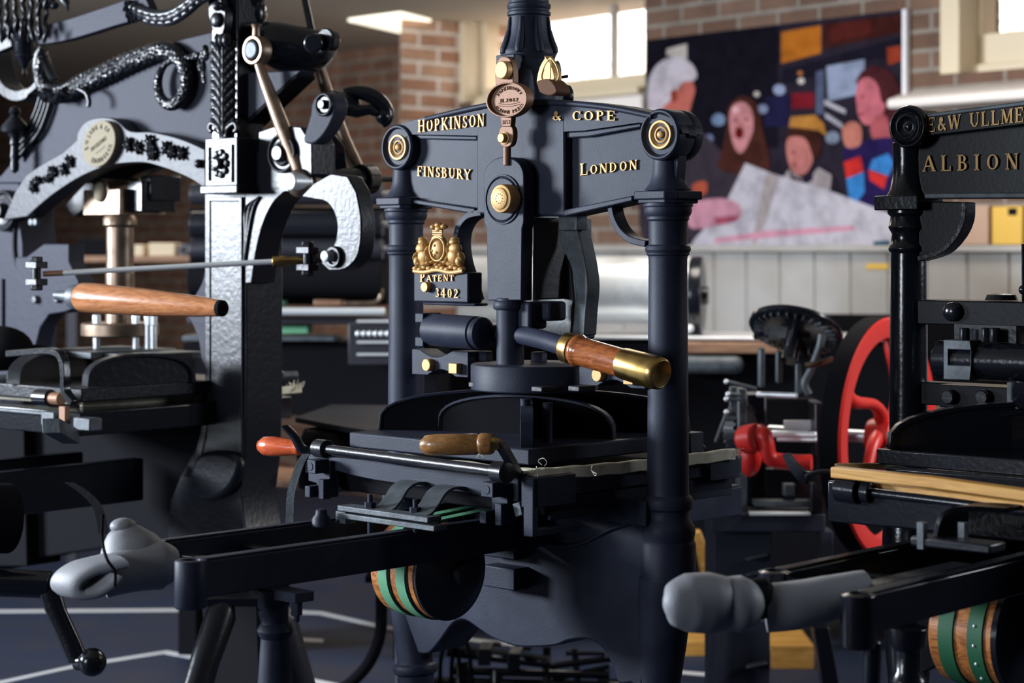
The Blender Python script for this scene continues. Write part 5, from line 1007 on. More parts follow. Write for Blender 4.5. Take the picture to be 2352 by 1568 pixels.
def rweb(pa, pb, top_w, th, base=-.358, n=20, sharp=.6):
    A, D = Vector((pa[0], pa[1], 0)), Vector((pb[0], pb[1], 0)); d = D-A; Lw = d.length; d.normalize(); nn = Vector((-d.y, d.x, 0)); b = B()
    pts = [(Lw*(.5-.5*math.cos(PI*i/n)), base+(top_w-base)*math.sin(PI*i/n)**sharp) for i in range(n+1)]
    r = [[b.bm.verts.new(A+d*x+nn*(th*s_)+Vector((0, 0, z))) for x, z in pts] for s_ in (-1, 1)]
    b._f(list(reversed(r[0]))); b._f(r[1])
    for i in range(n+1): b._f([r[0][i], r[0][(i+1) % (n+1)], r[1][(i+1) % (n+1)], r[1][i]])
    b.ribbon([A+d*x+Vector((0, 0, z)) for x, z in pts], .004, th*2.2, nn); return rpart(b, 'platen_web', bev=.001)
rweb((-.255, -.22), (.22, .23), -.275, .006); rweb((-.16, -.10), (.15, .05), -.285, .006); rweb((-.20, .2), (.20, -.2), -.285, .007, sharp=.3)
b = B().lathe([(.11, -.285), (.12, -.27), (.12, -.235), (0, -.235)], (0, 0, 0), n=48); rpart(b, 'platen_disc', bev=.002)
b = B().cyl((0, -.03, -.24), (0, -.03, -.12), .027, n=24); rpart(b, 'centre_post')
# frisket: two timber laths tied to an iron bar
q0 = Vector(R.pl(1916, 1083, 3.36)); q1 = Vector(R.pl(2400, 1142, 3.10)); d_ = q1-q0
b = B(); b.ribbon([q0, q0+d_*.5+Vector((0, 0, .003)), q1], .009, .012, (0, 1, 0)); b.ribbon([q0+Vector((0, .01, .008)), Vector(R.pl(2036, 1070, 3.6))], .006, .008, (0, 1, 0)); rpart(b, 'frisket_lath', 'timber', bev=.003)
b = B(); b.ribbon([Vector(R.pl(1990, 1112, 3.36)), Vector(R.pl(2400, 1166, 3.12))], .007, .012, (0, 1, 0)); rpart(b, 'frisket_lath', 'timber', bev=.003)
b = B(); b.cyl(R.pl(2220, 1110, 3.20), R.pl(2228, 1126, 3.20), .011, n=12); rpart(b, 'lath_tie', 'dark')
b = B().tube([R.pl(x, y, 3.38) for x, y in cr([(1850, 1095), (1862, 1088), (1890, 1082), (1918, 1083)], 5)], .0035, 8); b.ribbon([R.pl(x, y, 3.4) for x, y in cr([(1806, 1042), (1822, 1068), (1842, 1090), (1858, 1098)], 5)], [.005+.0005*i for i in range(16)], .006, (0, 1, 0)); rpart(b, 'frisket_hook', 'dark', bev=0)
q_ = Vector(R.pl(1925, 1122, 3.36)); q1_ = Vector(R.pl(2360, 1175, 3.14))
b = B().cyl(q_, q_+(q1_-q_)*.12, .022, n=24); b.cyl(q_+(q1_-q_)*.14, q_+(q1_-q_)*.19, .018, n=20); b.cyl(q_, q1_, .008, n=12); rpart(b, 'tympan_rod', bev=.002)
b = B(); b.box(-.31, .30, -.27, .30, -.49, -.405); rpart(b, 'bed', bev=.003)
b = B(); b.box(*(lambda p_, p2: (p_[0], .28, p_[1], p_[1]+.03))(R.pl(2033, 1062, 3.52), 0), -.415, -.385); b.box(*(lambda p_: (p_[0], p_[0]+.12, p_[1], p_[1]+.05))(R.pl(1900, 1100, 3.45)), -.47, -.40); rpart(b, 'bed_rail', 'gloss2', bev=.003)
b = B(); q_ = R.pl(1945, 1172, 3.35); b.box(q_[0], q_[0]+.20, q_[1], q_[1]+.05, q_[2]-.02, q_[2]+.035); rpart(b, 'corner_iron', 'gloss2', bev=.003)
# rails coming forward, spring clamp, drum, forestay
for u0, n_, e in ((.058, 'rail', -.83), (-.150, 'rail', -.74)):
    b = B(); b.box(u0, u0+.034, e, .5, -.556, -.500); b.box(u0+.006, u0+.028, e, .5, -.5, -.496); rl_ = rpart(b, n_, 'gloss2', bev=.002)
    b = B().lathe([(0, -.576), (.025, -.576), (.026, -.57), (.026, -.50), (.016, -.497), (.014, -.503), (0, -.505)], (u0+.017, e-.012, 0), n=32); b.build('rail_end', 'gloss2', rl_, bev=.001)
b = B()
for v0_ in (-.70, -.56): b.box(-.116, .058, v0_-.012, v0_+.012, -.535, -.52)
b.box(.02, .055, -.76, -.48, -.506, -.499); rpart(b, 'rail_tie', 'gloss', bev=.002)
q0, q1 = R.pl(2090, 1225, 3.10), R.pl(2245, 1270, 3.02)
b = B(); b.box(q0[0], q1[0]+.02, q0[1], q0[1]+.05, q1[2], q0[2]-.004); cl2 = rpart(b, 'spring_clamp', 'gloss', bev=.003)
for px in (2118, 2212): b = B().box(*(lambda p_: (p_[0]-.006, p_[0]+.006, p_[1]-.006, p_[1]+.006, p_[2]-.03, p_[2]+.012))(R.pl(px, 1216, 3.09))); b.build('clamp_bolt', 'greyiron', cl2, bev=.001)
b = B(); b.ribbon([R.pl(x, y, 3.12) for x, y in cr([(2170, 1228), (2185, 1180), (2230, 1164), (2330, 1168)], 5)], .004, .03, (0, 1, 0)); b.build('spring_strap', 'gloss', cl2, bev=.001)
dv, dw, R2 = -.33, -.645, .105
R2 = .09; dcen = lambda x: (x, -.30, -.640)
b = B().lathe([(0, 0), (R2-.006, 0), (R2, .006), (R2, .12), (0, .12)], dcen(-.08), (1, 0, 0), 48); dd = rpart(b, 'girth_drum', 'drum', bev=.001)
for x in (-.058, -.004):
    b = B().lathe([(R2+.0005, 0), (R2+.0035, .001), (R2+.0035, .028), (R2+.0005, .029)], dcen(x), (1, 0, 0), 48); b.build('girth_strap', 'green2', dd)
for k in range(7): a = PI*(.92+.11*k); d_ = dcen(.010); B().ball((d_[0], d_[1]+(R2+.003)*math.cos(a), d_[2]+(R2+.003)*math.sin(a)), .0032, seg=8).build('strap_tack', 'steel', dd)
b = B().lathe([(0, 0), (R2+.004, 0), (R2+.004, .01), (.03, .02), (0, .02)], dcen(.04), (1, 0, 0), 40); b.build('drum_flange', 'gloss2', dd)
q_ = R.pw(2085, 1440, -.575)
b = B().lathe([(.030, -.575), (.028, -.60), (.020, -.61), (.020, -.64), (.028, -.655), (.022, -.67), (.028, -.76), (.034, -.9), (.036, -1.2), (.06, -1.30)], (q_[0], q_[1], 0), n=28); rpart(b, 'forestay', bev=.001)
q_ = R.pl(2012, 1480, 2.9); b = B().tube([R.pl(2008, 1470, 2.92), R.pl(2004, 1500, 2.92), R.pl(2000, 1600, 2.95), R.pl(1995, 1900, 3.0)], [.010, .013, .013, .012], 14); rpart(b, 'stay_rod')
b = B(); b.prism([(-.34, -.46), (.36, -.46), (.35, -.62), (.32, -.80), (.22, -.75), (0, -.72), (-.22, -.75), (-.31, -.80), (-.345, -.62)], -.03, .05); rpart(b, 'base_casting', bev=.004)
# ================================================================== foam wraps tied on the rail ends
fo = thing('foam_wrap', 'grey foam pipe wrap folded and cable-tied on the rail end of the centre press', 'foam wrap', hp, 'grey foam wraps on the rail ends')
b = B(); pts = [hp.pl(x, y, Y_) for x, y, Y_ in cr([(398, 1302, 3.36), (370, 1298, 3.35), (320, 1304, 3.33), (270, 1316, 3.31), (232, 1330, 3.30)], 5)]
m_ = len(pts); b.tube(pts, [.028+.016*min(1, 4*i/m_)-.012*(i/m_) for i in range(m_)], 24); f0 = b.build('foam_tube', 'foam', fo)
b = B(); pts = [hp.pl(x, y, 3.36) for x, y in cr([(318, 1312), (306, 1282), (296, 1254), (289, 1232), (284, 1212)], 5)]; m_ = len(pts)
b.tube(pts, [.058-.006*(i/(m_-1))-.030*max(0, (i/(m_-1)-.3)/.7)**1.5 for i in range(m_)], 24); q_ = hp.pl(283, 1208, 3.36); b.ball(q_, (.0225, .0225, .014), seg=20); b.build('foam_fold', 'foam', fo, smooth=80)
b = B(); pts = [hp.pl(x, y, 3.28) for x, y in cr([(262, 1288), (228, 1296), (192, 1306), (162, 1325), (152, 1345), (166, 1357), (200, 1355), (232, 1338), (250, 1318)], 6)]
b.ribbon(pts, .0125, .042, (1, 0, 0), True); b.build('foam_lip', 'foam', fo, smooth=70)
b = B(); pts = [hp.pl(x, y, Y_) for x, y, Y_ in cr([(236, 1180, 3.26), (235, 1240, 3.25), (246, 1284, 3.22), (264, 1312, 3.22), (264, 1345, 3.23)], 5)]; b.tube(pts, .0026, 8)
b.build('cable_tie', 'rubber_shade', fo)
f2 = thing('foam_wrap', 'grey foam wrap with a rounded bulb, on the rail end of the right press', 'foam wrap', R, 'grey foam wraps on the rail ends')
def ftube(pts, rad, n): b = B(); P_ = [R.pl(x, y, Y_) for x, y, Y_ in cr(pts, 4)]; m_ = len(P_); k = len(rad)-1; b.tube(P_, [rad[min(k, int(i/(m_-1)*k))]*(1-((i/(m_-1)*k) % 1))+rad[min(k, int(i/(m_-1)*k)+1)]*((i/(m_-1)*k) % 1) for i in range(m_)], 24); return b.build(n, 'foam', f2, smooth=80)
ftube([(1523, 1390, 2.92), (1540, 1388, 2.92), (1580, 1384, 2.93), (1625, 1384, 2.94), (1668, 1385, 2.95), (1700, 1386, 2.95), (1728, 1386, 2.96)], [.004, .030, .043, .045, .039, .042, .030], 'foam_bulb')
ftube([(1758, 1396, 2.97), (1820, 1390, 2.97), (1900, 1374, 2.98), (1990, 1348, 3.0)], [.036, .036, .034, .026], 'foam_tube')
b = B().tube([R.pl(1722, 1378, 2.96), R.pl(1745, 1374, 2.965), R.pl(1766, 1384, 2.97)], [.030, .032, .026], 20); b.build('foam_gap_shade', 'rubber_shade', f2)  # black tube standing in for the dark opening between bulb and tube
# ================================================================== the printed photograph on the back wall
def srgb(r, g_, b_): return tuple((c/255/12.92 if c/255 <= .04045 else ((c/255+.055)/1.055)**2.4) for c in (r, g_, b_))
_pm = {}
def ink(r, g_, b_):
    k = (r, g_, b_)
    if k not in _pm: M['ink%d_%d_%d' % k] = mat('print_ink_%d_%d_%d' % k, tuple(c*.72 for c in srgb(*k)), .9, spec=.03, mottle=(16, tuple(c*.42 for c in srgb(*k)), .42, .75)); _pm[k] = 'ink%d_%d_%d' % k
    return _pm[k]
inks = []; layers = []
def patch(col, pts, curve=0, closed=True): layers.append((ink(*col), cr(pts, curve, True) if curve else pts))
def oval_(col, cx_, cy_, rx, ry, rot=0):
    a = math.radians(rot); layers.append((ink(*col), [(cx_+rx*math.cos(t)*math.cos(a)-ry*math.sin(t)*math.sin(a), cy_+rx*math.cos(t)*math.sin(a)+ry*math.sin(t)*math.cos(a)) for t in [2*PI*i/24 for i in range(24)]]))
patch((44, 38, 50), [(1484, 92), (2072, 22), (2072, 576), (1484, 576)])
patch((24, 21, 31), [(1484, 92), (1788, 57), (1788, 340), (1484, 345)])
patch((188, 110, 36), [(1794, 74), (1886, 58), (1886, 122), (1794, 146)]); patch((66, 30, 26), [(1892, 55), (2072, 32), (2072, 74), (1892, 112)])
patch((84, 34, 30), [(1908, 56), (2000, 44), (2000, 80), (1908, 96)]); patch((30, 26, 40), [(1796, 160), (2072, 84), (2072, 118), (1796, 196)])
patch((150, 160, 186), [(1898, 152), (1986, 136), (1984, 214), (1902, 232)]); patch((92, 100, 128), [(1874, 165), (1892, 160), (1892, 262), (1874, 262)])
patch((196, 194, 204), [(1893, 228), (1942, 252), (1942, 262), (1893, 240)]); patch((170, 168, 180), [(1895, 258), (1935, 284), (1935, 296), (1895, 270)])
patch((124, 30, 42), [(1818, 214), (1870, 212), (1870, 248), (1818, 250)]); patch((34, 32, 66), [(1756, 224), (1812, 216), (1814, 288), (1756, 292)])
patch((150, 60, 40), [(2036, 110), (2068, 104), (2070, 140), (2040, 150)]); patch((200, 190, 180), [(1532, 112), (1578, 100), (1578, 142), (1530, 126)])
for x, y, r, c in ((1738, 216, 7, (190, 180, 170)), (1790, 206, 14, (150, 160, 190)), (1752, 250, 12, (140, 150, 180)), (1840, 186, 8, (210, 200, 190)), (1650, 275, 16, (120, 140, 170)), (1628, 318, 11, (110, 120, 150)), (1912, 316, 16, (130, 140, 160)), (1838, 168, 6, (180, 110, 60))): oval_(c, x, y, r, r*.9)
# the white-haired person at the left
patch((60, 52, 62), [(1484, 262), (1560, 258), (1640, 330), (1700, 400), (1690, 480), (1484, 576)], 4)
patch((196, 108, 96), [(1512, 262), (1500, 240), (1520, 200), (1560, 176), (1588, 186), (1596, 206), (1590, 232), (1580, 262), (1550, 300)], 4)
patch((206, 196, 204), [(1490, 258), (1487, 210), (1496, 168), (1520, 140), (1556, 130), (1588, 146), (1601, 172), (1592, 186), (1570, 188), (1556, 206), (1540, 230), (1522, 246), (1508, 264)], 4)
patch((150, 62, 48), [(1540, 212), (1552, 206), (1556, 226), (1544, 236)], 4); patch((176, 84, 62), [(1590, 425), (1620, 416), (1624, 440), (1600, 452)], 4)
# the person laughing
patch((74, 40, 34), [(1668, 300), (1672, 250), (1690, 226), (1716, 222), (1740, 244), (1752, 300), (1766, 360), (1762, 396), (1700, 400), (1650, 386), (1656, 350)], 4)
patch((206, 138, 140), [(1676, 262), (1688, 238), (1712, 236), (1728, 258), (1730, 296), (1718, 330), (1702, 352), (1688, 340), (1678, 306)], 4)
oval_((236, 180, 186), 1690, 252, 9, 8); oval_((120, 66, 70), 1690, 276, 6, 3); oval_((120, 66, 70), 1714, 274, 6, 3); oval_((104, 22, 26), 1698, 305, 10, 14); oval_((190, 116, 112), 1702, 286, 5, 9)
# the child in a folded paper hat
patch((40, 32, 44), [(1780, 420), (1806, 384), (1870, 380), (1910, 400), (1920, 460), (1780, 460)], 4)
patch((64, 34, 28), [(1806, 318), (1816, 298), (1862, 294), (1886, 312), (1884, 350), (1872, 366), (1856, 346), (1812, 326)], 4)
patch((198, 124, 118), [(1806, 330), (1816, 314), (1848, 318), (1862, 346), (1866, 372), (1850, 398), (1830, 402), (1816, 386), (1808, 360)], 4)
patch((190, 130, 62), [(1812, 292), (1816, 268), (1872, 264), (1892, 284), (1898, 312), (1880, 300), (1840, 294)]); oval_((120, 64, 64), 1822, 350, 5, 3); oval_((150, 70, 74), 1824, 378, 7, 3)
patch((168, 156, 160), [(1790, 420), (1812, 388), (1832, 404), (1850, 416), (1880, 384), (1910, 402), (1906, 440), (1830, 450)]); patch((34, 28, 44), [(1812, 384), (1822, 404), (1842, 414), (1866, 400), (1872, 384), (1866, 414), (1842, 428), (1818, 416)])
# the person at the right in a striped jumper
patch((76, 36, 40), [(1966, 190), (1984, 160), (2016, 152), (2052, 172), (2068, 220), (2064, 280), (2040, 300), (2016, 250), (1990, 210)], 4)
patch((204, 112, 124), [(1966, 214), (1974, 186), (1996, 178), (2016, 196), (2024, 232), (2034, 240), (2026, 262), (2010, 280), (1986, 286), (1972, 266), (1968, 244)], 4)
patch((176, 90, 96), [(2000, 280), (2030, 262), (2046, 300), (2040, 330), (2006, 322)], 4); oval_((130, 60, 74), 1980, 222, 6, 3); oval_((150, 60, 74), 1978, 262, 8, 3)
patch((40, 30, 78), [(1936, 345), (1970, 330), (2000, 320), (2046, 316), (2070, 340), (2072, 470), (2000, 480), (1960, 450)], 3)
patch((204, 50, 46), [(1938, 372), (1976, 358), (1984, 398), (1944, 412)]); patch((58, 128, 196), [(1944, 410), (1984, 394), (1986, 440), (1966, 468), (1950, 456)])
patch((64, 134, 206), [(2004, 366), (2040, 352), (2054, 376), (2040, 404), (1996, 388)]); patch((206, 52, 48), [(1994, 390), (2038, 404), (2030, 434), (1998, 414)])
patch((196, 122, 108), [(1934, 300), (1950, 280), (1972, 284), (1980, 306), (1974, 334), (1944, 338)], 4)
# the big sheet of paper and the pointing hand
patch((198, 192, 202), [(1712, 374), (1772, 398), (1900, 436), (2050, 492), (2062, 530), (2046, 576), (1580, 576), (1596, 548), (1660, 480)])
patch((172, 160, 160), [(1760, 396), (1790, 404), (1762, 500), (1736, 560), (1726, 560)]); patch((214, 150, 170), [(1640, 548), (1760, 530), (1960, 518), (1966, 528), (1760, 546), (1640, 558)])
patch((206, 146, 164), [(1584, 470), (1620, 458), (1664, 456), (1698, 470), (1702, 494), (1690, 508), (1640, 520), (1584, 522)], 4); patch((168, 82, 104), [(1640, 500), (1698, 494), (1690, 508), (1646, 516)]); patch((22, 78, 104), [(2006, 554), (2044, 552), (2044, 564), (2006, 566)])
b = B(); names = ['paper']
P0 = wf.uw([(1484, 92), (2080, 21), (2080, 577), (1484, 577)], -.03); b.prism(P0, -.030, -.008)
for i, (mn, pts) in enumerate(layers):
    if mn not in names: names.append(mn)
    b.mi = names.index(mn); v_ = -.0302-.0002*i; q_ = [b.bm.verts.new((u_, v_, w_)) for u_, w_ in wf.uw(pts, v_)]; b._f(q_)
tag(b.build('poster', names, fr=wf), 'large colour photograph of four people and a sheet of paper, hung on the brick wall', 'poster')
tag(B().box(*(lambda a, c: (a[0], c[0], -.042, -.036, c[2], a[2]))(wf.pv(1990, 605, -.04), wf.pv(2040, 618, -.04))).build('tag_plate', 'yellow', fr=wf), 'small ochre yellow tag on the white boarding below the photograph', 'tag')
def onledge(name, m, px0, px1, h, label, cat, d=.05, rnd=False):
    a, c = wf.pv(px0, 566, -.05), wf.pv(px1, 566, -.05); b = B()
    if rnd: b.lathe([(0, .0125), ((c[0]-a[0])/2, .0125), ((c[0]-a[0])/2, h*.8), ((c[0]-a[0])/3, h), (0, h)], ((a[0]+c[0])/2, -.045, 0), n=20)
    else: b.box(a[0], c[0], -.085, -.02+d*0, .0125, h)
    return tag(b.build(name, m, fr=wf, bev=.003), label, cat)
onledge('cardboard_box', 'card', 2196, 2284, .155, 'plain brown cardboard box on the ledge of the white boarding', 'box')
tin = onledge('tin', 'yellow', 2292, 2362, .150, 'yellow tin with a dark square mark, on the ledge at the right edge', 'tin')
a_, c_ = wf.pv(2316, 478, -.085), wf.pv(2336, 494, -.085); B().box(a_[0], c_[0], -.0865, -.084, c_[2], a_[2]).build('mark', 'rubber_shade', tin)
# ================================================================== cylinder proof press behind the centre press
CF = Frame((.30, 6.75), (.985, -.17)); CP = thing('cylinder_press', 'dark flatbed press with a shining zinc cylinder, behind the centre press', 'printing press', CF)
def cpart(b, n, m, parent=None, bev=.003, **k): return b.build(n, m, CP if parent is None else parent, bev=bev, **k)
c0, c1 = CF.pv(1060, 670, 0), CF.pv(1588, 672, 0); rC = .112; zc = c0[2]+.008
cy = cpart(B().lathe([(0, 0), (rC-.01, 0), (rC, .008), (rC, c1[0]-c0[0]), (0, c1[0]-c0[0])], (c0[0], 0, zc), (1, 0, 0), 56), 'impression_cylinder', 'silver')
q_ = CF.pv(1600, 684, 0)
b = B().lathe([(0, -.02), (.09, -.02), (.128, -.012), (.132, .0), (.132, .03), (.12, .034), (.03, .02), (.03, .05), (0, .05)], (q_[0]-.01, 0, zc-.018), (1, 0, 0), 48); wl = cpart(b, 'end_wheel', 'gloss2')
q_ = CF.pv(1586, 753, -.12); B().ball((q_[0], -.13, q_[2]), .012).build('wheel_stud', 'steel', wl)
a, c = CF.pv(900, 768, -.16), CF.pv(2120, 784, -.16); b = B(); b.box(a[0], c[0], -.16, .25, c[2], a[2]); cpart(b, 'bed_plate', 'steel')
a, c = CF.pv(1560, 786, -.20), CF.pv(1806, 812, -.20); b = B(); b.box(a[0], c[0], -.20, .1, c[2], a[2]); cpart(b, 'feed_board', 'board')
a, c = CF.pv(1540, 818, -.24), CF.pv(1704, 860, -.24); b = B(); b.box(a[0], c[0], -.24, .1, c[2], a[2]); cpart(b, 'drawer_front', 'greyiron', bev=.02)
a, c = CF.pv(940, 786, -.13), CF.pv(2110, 1000, -.13); b = B(); b.box(a[0], c[0], -.13, .4, -EYE+.12, a[2]+.004); cpart(b, 'side_frame', 'rubber_shade')
a, c = CF.pv(1600, 720, .55), CF.pv(2130, 780, .55); b = B(); b.box(CF.pv(1888, 720, .55)[0], c[0]+.3, .5, .6, c[2]-.2, a[2]); cpart(b, 'back_guard', 'rubber_shade')
for px in (960, 1500, 2080):
    t_q = CF.pv(px, 990, 0); b = B(); b.box(t_q[0]-.05, t_q[0]+.05, -.12, .35, -EYE, -EYE+.12); cpart(b, 'leg', 'dark')
# ================================================================== roller press at the back left
RF = Frame((-.60, 6.35), (.995, -.10)); RO = thing('roller_press', 'dark press with a stack of long rollers, behind the left press', 'printing press', RF)
def ropart(b, n, m, parent=None, bev=.003, **k): return b.build(n, m, RO if parent is None else parent, bev=bev, **k)
for y, r, m in ((446, .034, 'dark'), (515, .040, 'gloss'), (572, .034, 'dark'), (640, .06, 'rubber_shade')):
    a, c = RF.pv(440, y, 0), RF.pv(880, y, 0); b = B().cyl((a[0], .0, a[2]), (c[0], .0, c[2]), r, n=28); rr_ = ropart(b, 'roller', m)
    if m != 'rubber_shade': b = B().cyl((c[0], 0, c[2]), (c[0]+.07, 0, c[2]), .010, n=12); b.build('roller_shaft', 'steel', rr_)
a, c = RF.pv(430, 706, -.10), RF.pv(884, 724, -.10); ropart(B().cyl((a[0], -.1, (a[2]+c[2])/2), (c[0], -.1, (a[2]+c[2])/2), .0125, n=20), 'guide_rod', 'steel')
a, c = RF.pv(430, 728, -.06), RF.pv(884, 745, -.06); ropart(B().box(a[0], c[0], -.06, .1, c[2], a[2]), 'rail', 'dark')
for x0, x1, y0, y1, m, n in ((640, 708, 746, 766, 'green', 'green_tray'), (720, 785, 688, 702, 'board', 'wooden_strip'), (610, 650, 690, 702, 'green', 'green_tray')):
    a, c = RF.pv(x0, y0, -.02), RF.pv(x1, y1, -.02); ropart(B().box(a[0], c[0], -.02, .05, c[2], a[2]), n, m)
b = B().tube([RF.pv(x, y, -.03) for x, y in cr([(790, 696), (850, 696), (872, 688), (876, 664)], 5)], .008, 10); ropart(b, 'bent_pipe', 'tarnish')
a, c = RF.pv(420, 770, -.04), RF.pv(770, 784, -.04); ropart(B().box(a[0], c[0], -.05, .1, c[2], a[2]), 'shelf_rail', 'greyiron')
a, c = RF.pv(420, 786, 0), RF.pv(790, 955, 0); ropart(B().box(a[0], c[0]+.3, -.0, .3, c[2], a[2]), 'bed', 'rubber_shade')
a, c = RF.pv(440, 590, .15), RF.pv(890, 700, .15); ropart(B().box(a[0], c[0], .12, .2, c[2], a[2]+.16), 'back_plate', 'rubber_shade')
for px in (430, 520, 925):
    t_q = RF.pv(px, 860, 0); ropart(B().box(t_q[0]-.03, t_q[0]+.03, .0, .25, -EYE, t_q[2]+.05), 'leg', 'rubber_shade')
a, c = RF.pv(800, 742, -.2), RF.pv(905, 838, -.2); kb = ropart(B().box(a[0], c[0]+.06, -.2, .05, c[2], a[2]), 'control_box', 'dark')
for i in range(6): q_ = RF.pv(822+13.5*i, 766, -.205); B().ball((q_[0], -.205, q_[2]), (.008, .006, .009), seg=10).build('stud', 'steel', kb)
for y in (738, 786, 814): q_ = RF.pv(820, y, -.21); e_ = RF.pv(905, y, -.21); B().cyl((q_[0], -.21, q_[2]), (e_[0], -.21, e_[2]), .0045, n=10).build('rod', 'steel', kb)
# small ink table in front of it, and the bench below
T_t = [W.pw(x, y, -.43)[:2] for x, y in ((678, 957), (842, 988), (1000, 975), (905, 930), (760, 928))]
it = thing('ink_table', 'thin dark iron table top between the left and centre presses', 'table')
B().prism(T_t, -.445, -.43, 'w').build('table_top', 'dark', it, bev=.003)
for x, y in ((918, 972), (950, 965)):
    p_ = W.pw(x, y, -.43); B().cyl((p_[0], p_[1], -EYE), (p_[0], p_[1], -.445), .012, n=12).build('leg', 'dark', it)
p_ = W.pw(790, 962, -.43); B().lathe([(0, -.60), (.115, -.60), (.12, -.5), (.10, -.455), (0, -.45)], (p_[0], p_[1], 0), n=36).build('ink_pan', 'dark', it)
bn = thing('bench', 'low wooden bench with a worn pinkish front edge behind the centre press', 'bench')
bp = [W.pw(x, y, -.655)[:2] for x, y in ((560, 1094), (880, 1130), (990, 1100), (620, 1070))]
B().prism(bp, -.675, -.655, 'w').build('bench_top', 'board', bn, bev=.003)
for x, y in ((578, 1090), (945, 1112)): p_ = W.pw(x, y, -.655); B().box(p_[0]-.025, p_[0]+.025, p_[1], p_[1]+.05, -EYE, -.675).build('leg', 'rubber_shade', bn)
# ================================================================== treadle platen press with the red flywheel
TF = Frame(((2010-CX)/FPX*5.15, 5.15), (.83, -.56)); TP = thing('treadle_press', 'black treadle press with a bright red flywheel and round ink disc', 'printing press', TF)
def tpart(b, n, m, parent=None, bev=.003, **k): return b.build(n, m, TP if parent is None else parent, bev=bev, **k)
hc = TF.pl(2042, 1005, 5.10); RW = .307
b = B().lathe([(RW*.86, -.05), (RW, -.05), (RW, -.002), (RW*.86, -.002), (RW*.86, -.05)], hc, (1, 0, 0), 72, caps=False); fw = tpart(b, 'flywheel', 'rubber_shade', bev=0)
b = B().lathe([(RW*.86, -.045), (RW*.83, -.045), (RW*.83, .002), (RW*.86, .006), (RW*.985, .006), (RW, 0), (RW*.99, -.003), (RW*.86, -.003), (RW*.86, -.045)], hc, (1, 0, 0), 72, caps=False); rimo = b.build('flywheel_rim', 'red', fw)
for k in range(5):
    a0_ = 2*PI*k/5+.5; pts = []
    for q in range(12):
        t = q/11; r = RW*(.10+.76*t); a = a0_+1.15*math.sin(t*PI*.5)-.25*t; pts.append((hc[0]-.015+.01*math.sin(PI*t), hc[1]+r*math.cos(a), hc[2]+r*math.sin(a)))
    B().tube(pts, [.022-.008*math.sin(PI*i/11) for i in range(12)], 12).build('spoke', 'red', fw)
B().lathe([(0, -.05), (.045, -.05), (.05, -.03), (.05, .015), (.04, .022), (.02, .022), (.018, .03), (0, .03)], hc, (1, 0, 0), 28).build('hub', 'red', fw)
b = B().cyl((hc[0]-.34, hc[1], hc[2]), (hc[0]+.02, hc[1], hc[2]), .016, n=16); tpart(b, 'main_shaft', 'steel')
# ink disc, tilted, ratchet teeth underneath
dc_ = Vector(TF.pl(1826, 766, 5.15)); nrm = Vector((.05, -.50, -.80)).normalized()
b = B().lathe([(0, 0), (.10, 0), (.118, .003), (.122, .008), (.122, .016), (0, .018)], dc_, -nrm, 56); dsk = tpart(b, 'ink_disc', 'gloss2', bev=.001)
X_ = Vector((0, 0, 1)).cross(nrm).normalized(); Y_v = nrm.cross(X_)
b = B()
for i in range(30):
    a = 2*PI*i/30; d_ = X_*math.cos(a)+Y_v*math.sin(a); b.obox(dc_+d_*.098+nrm*.003, d_, nrm.cross(d_), nrm, .009, .0022, .003)
b.build('ratchet_tooth', 'greyiron', dsk)
b = B(); b.ribbon([tuple(dc_+X_*-.11+nrm*.006), tuple(dc_+nrm*.008), tuple(dc_+X_*.02+Y_v*-.05+nrm*.03)], .006, .010, nrm); b.cyl(tuple(dc_), tuple(dc_+nrm*.08), .022, n=18); b.build('disc_spider', 'gloss2', dsk)
def tt(pts, r, n, m): tpart(B().tube([TF.pl(x, y, Y_) for x, y, Y_ in cr(pts, 5)], r, 12), n, m, bev=0)
tt([(1888, 768, 5.08), (1882, 800, 5.08), (1862, 850, 5.08), (1848, 880, 5.08), (1858, 905, 5.08)], .010, 'roller_hook', 'greyiron')
tt([(1850, 840, 5.0), (1880, 834, 5.0), (1910, 824, 5.05)], .008, 'roller_hook', 'tarnish')
for x0, y0, x1, y1, r in ((1738, 905, 1832, 908, .007), (1770, 996, 1876, 999, .009), (1785, 1008, 1876, 1010, .006)): tpart(B().cyl(TF.pl(x0, y0, 5.1), TF.pl(x1, y1, 5.05), r, n=14), 'roller_rod', 'steel')
def tbx(x0, x1, y0, y1, Y_, d, n, m, bev=.004):
    a, c = W.pl(x0, y0, Y_), W.pl(x1, y1, Y_); b = B()
    P_ = [TF._loc(X, Yq, 0)[:2] for X, Yq in ((a[0], Y_), (c[0], Y_), (c[0], Y_+d), (a[0], Y_+d))]; b.prism(P_, c[2], a[2], 'w'); return tpart(b, n, m, bev=bev)
tbx(1744, 1758, 800, 890, 5.1, .04, 'roller_arm', 'greyiron'); tbx(1784, 1798, 806, 880, 5.15, .03, 'roller_arm', 'greyiron'); tbx(1828, 1842, 835, 905, 5.1, .03, 'roller_arm', 'greyiron')
tbx(1695, 1716, 892, 1180, 5.1, .06, 'side_frame', 'greyiron'); tbx(1714, 1760, 905, 1180, 5.2, .10, 'side_frame', 'gloss2')
tbx(1872, 1892, 925, 1180, 5.05, .12, 'side_frame', 'gloss'); tbx(1760, 1874, 915, 985, 5.45, .05, 'platen', 'rubber_shade'); tbx(1758, 1874, 1012, 1064, 5.4, .05, 'platen', 'rubber_shade')
tbx(1802, 1872, 966, 988, 5.12, .02, 'feed_board', 'paper', .001)
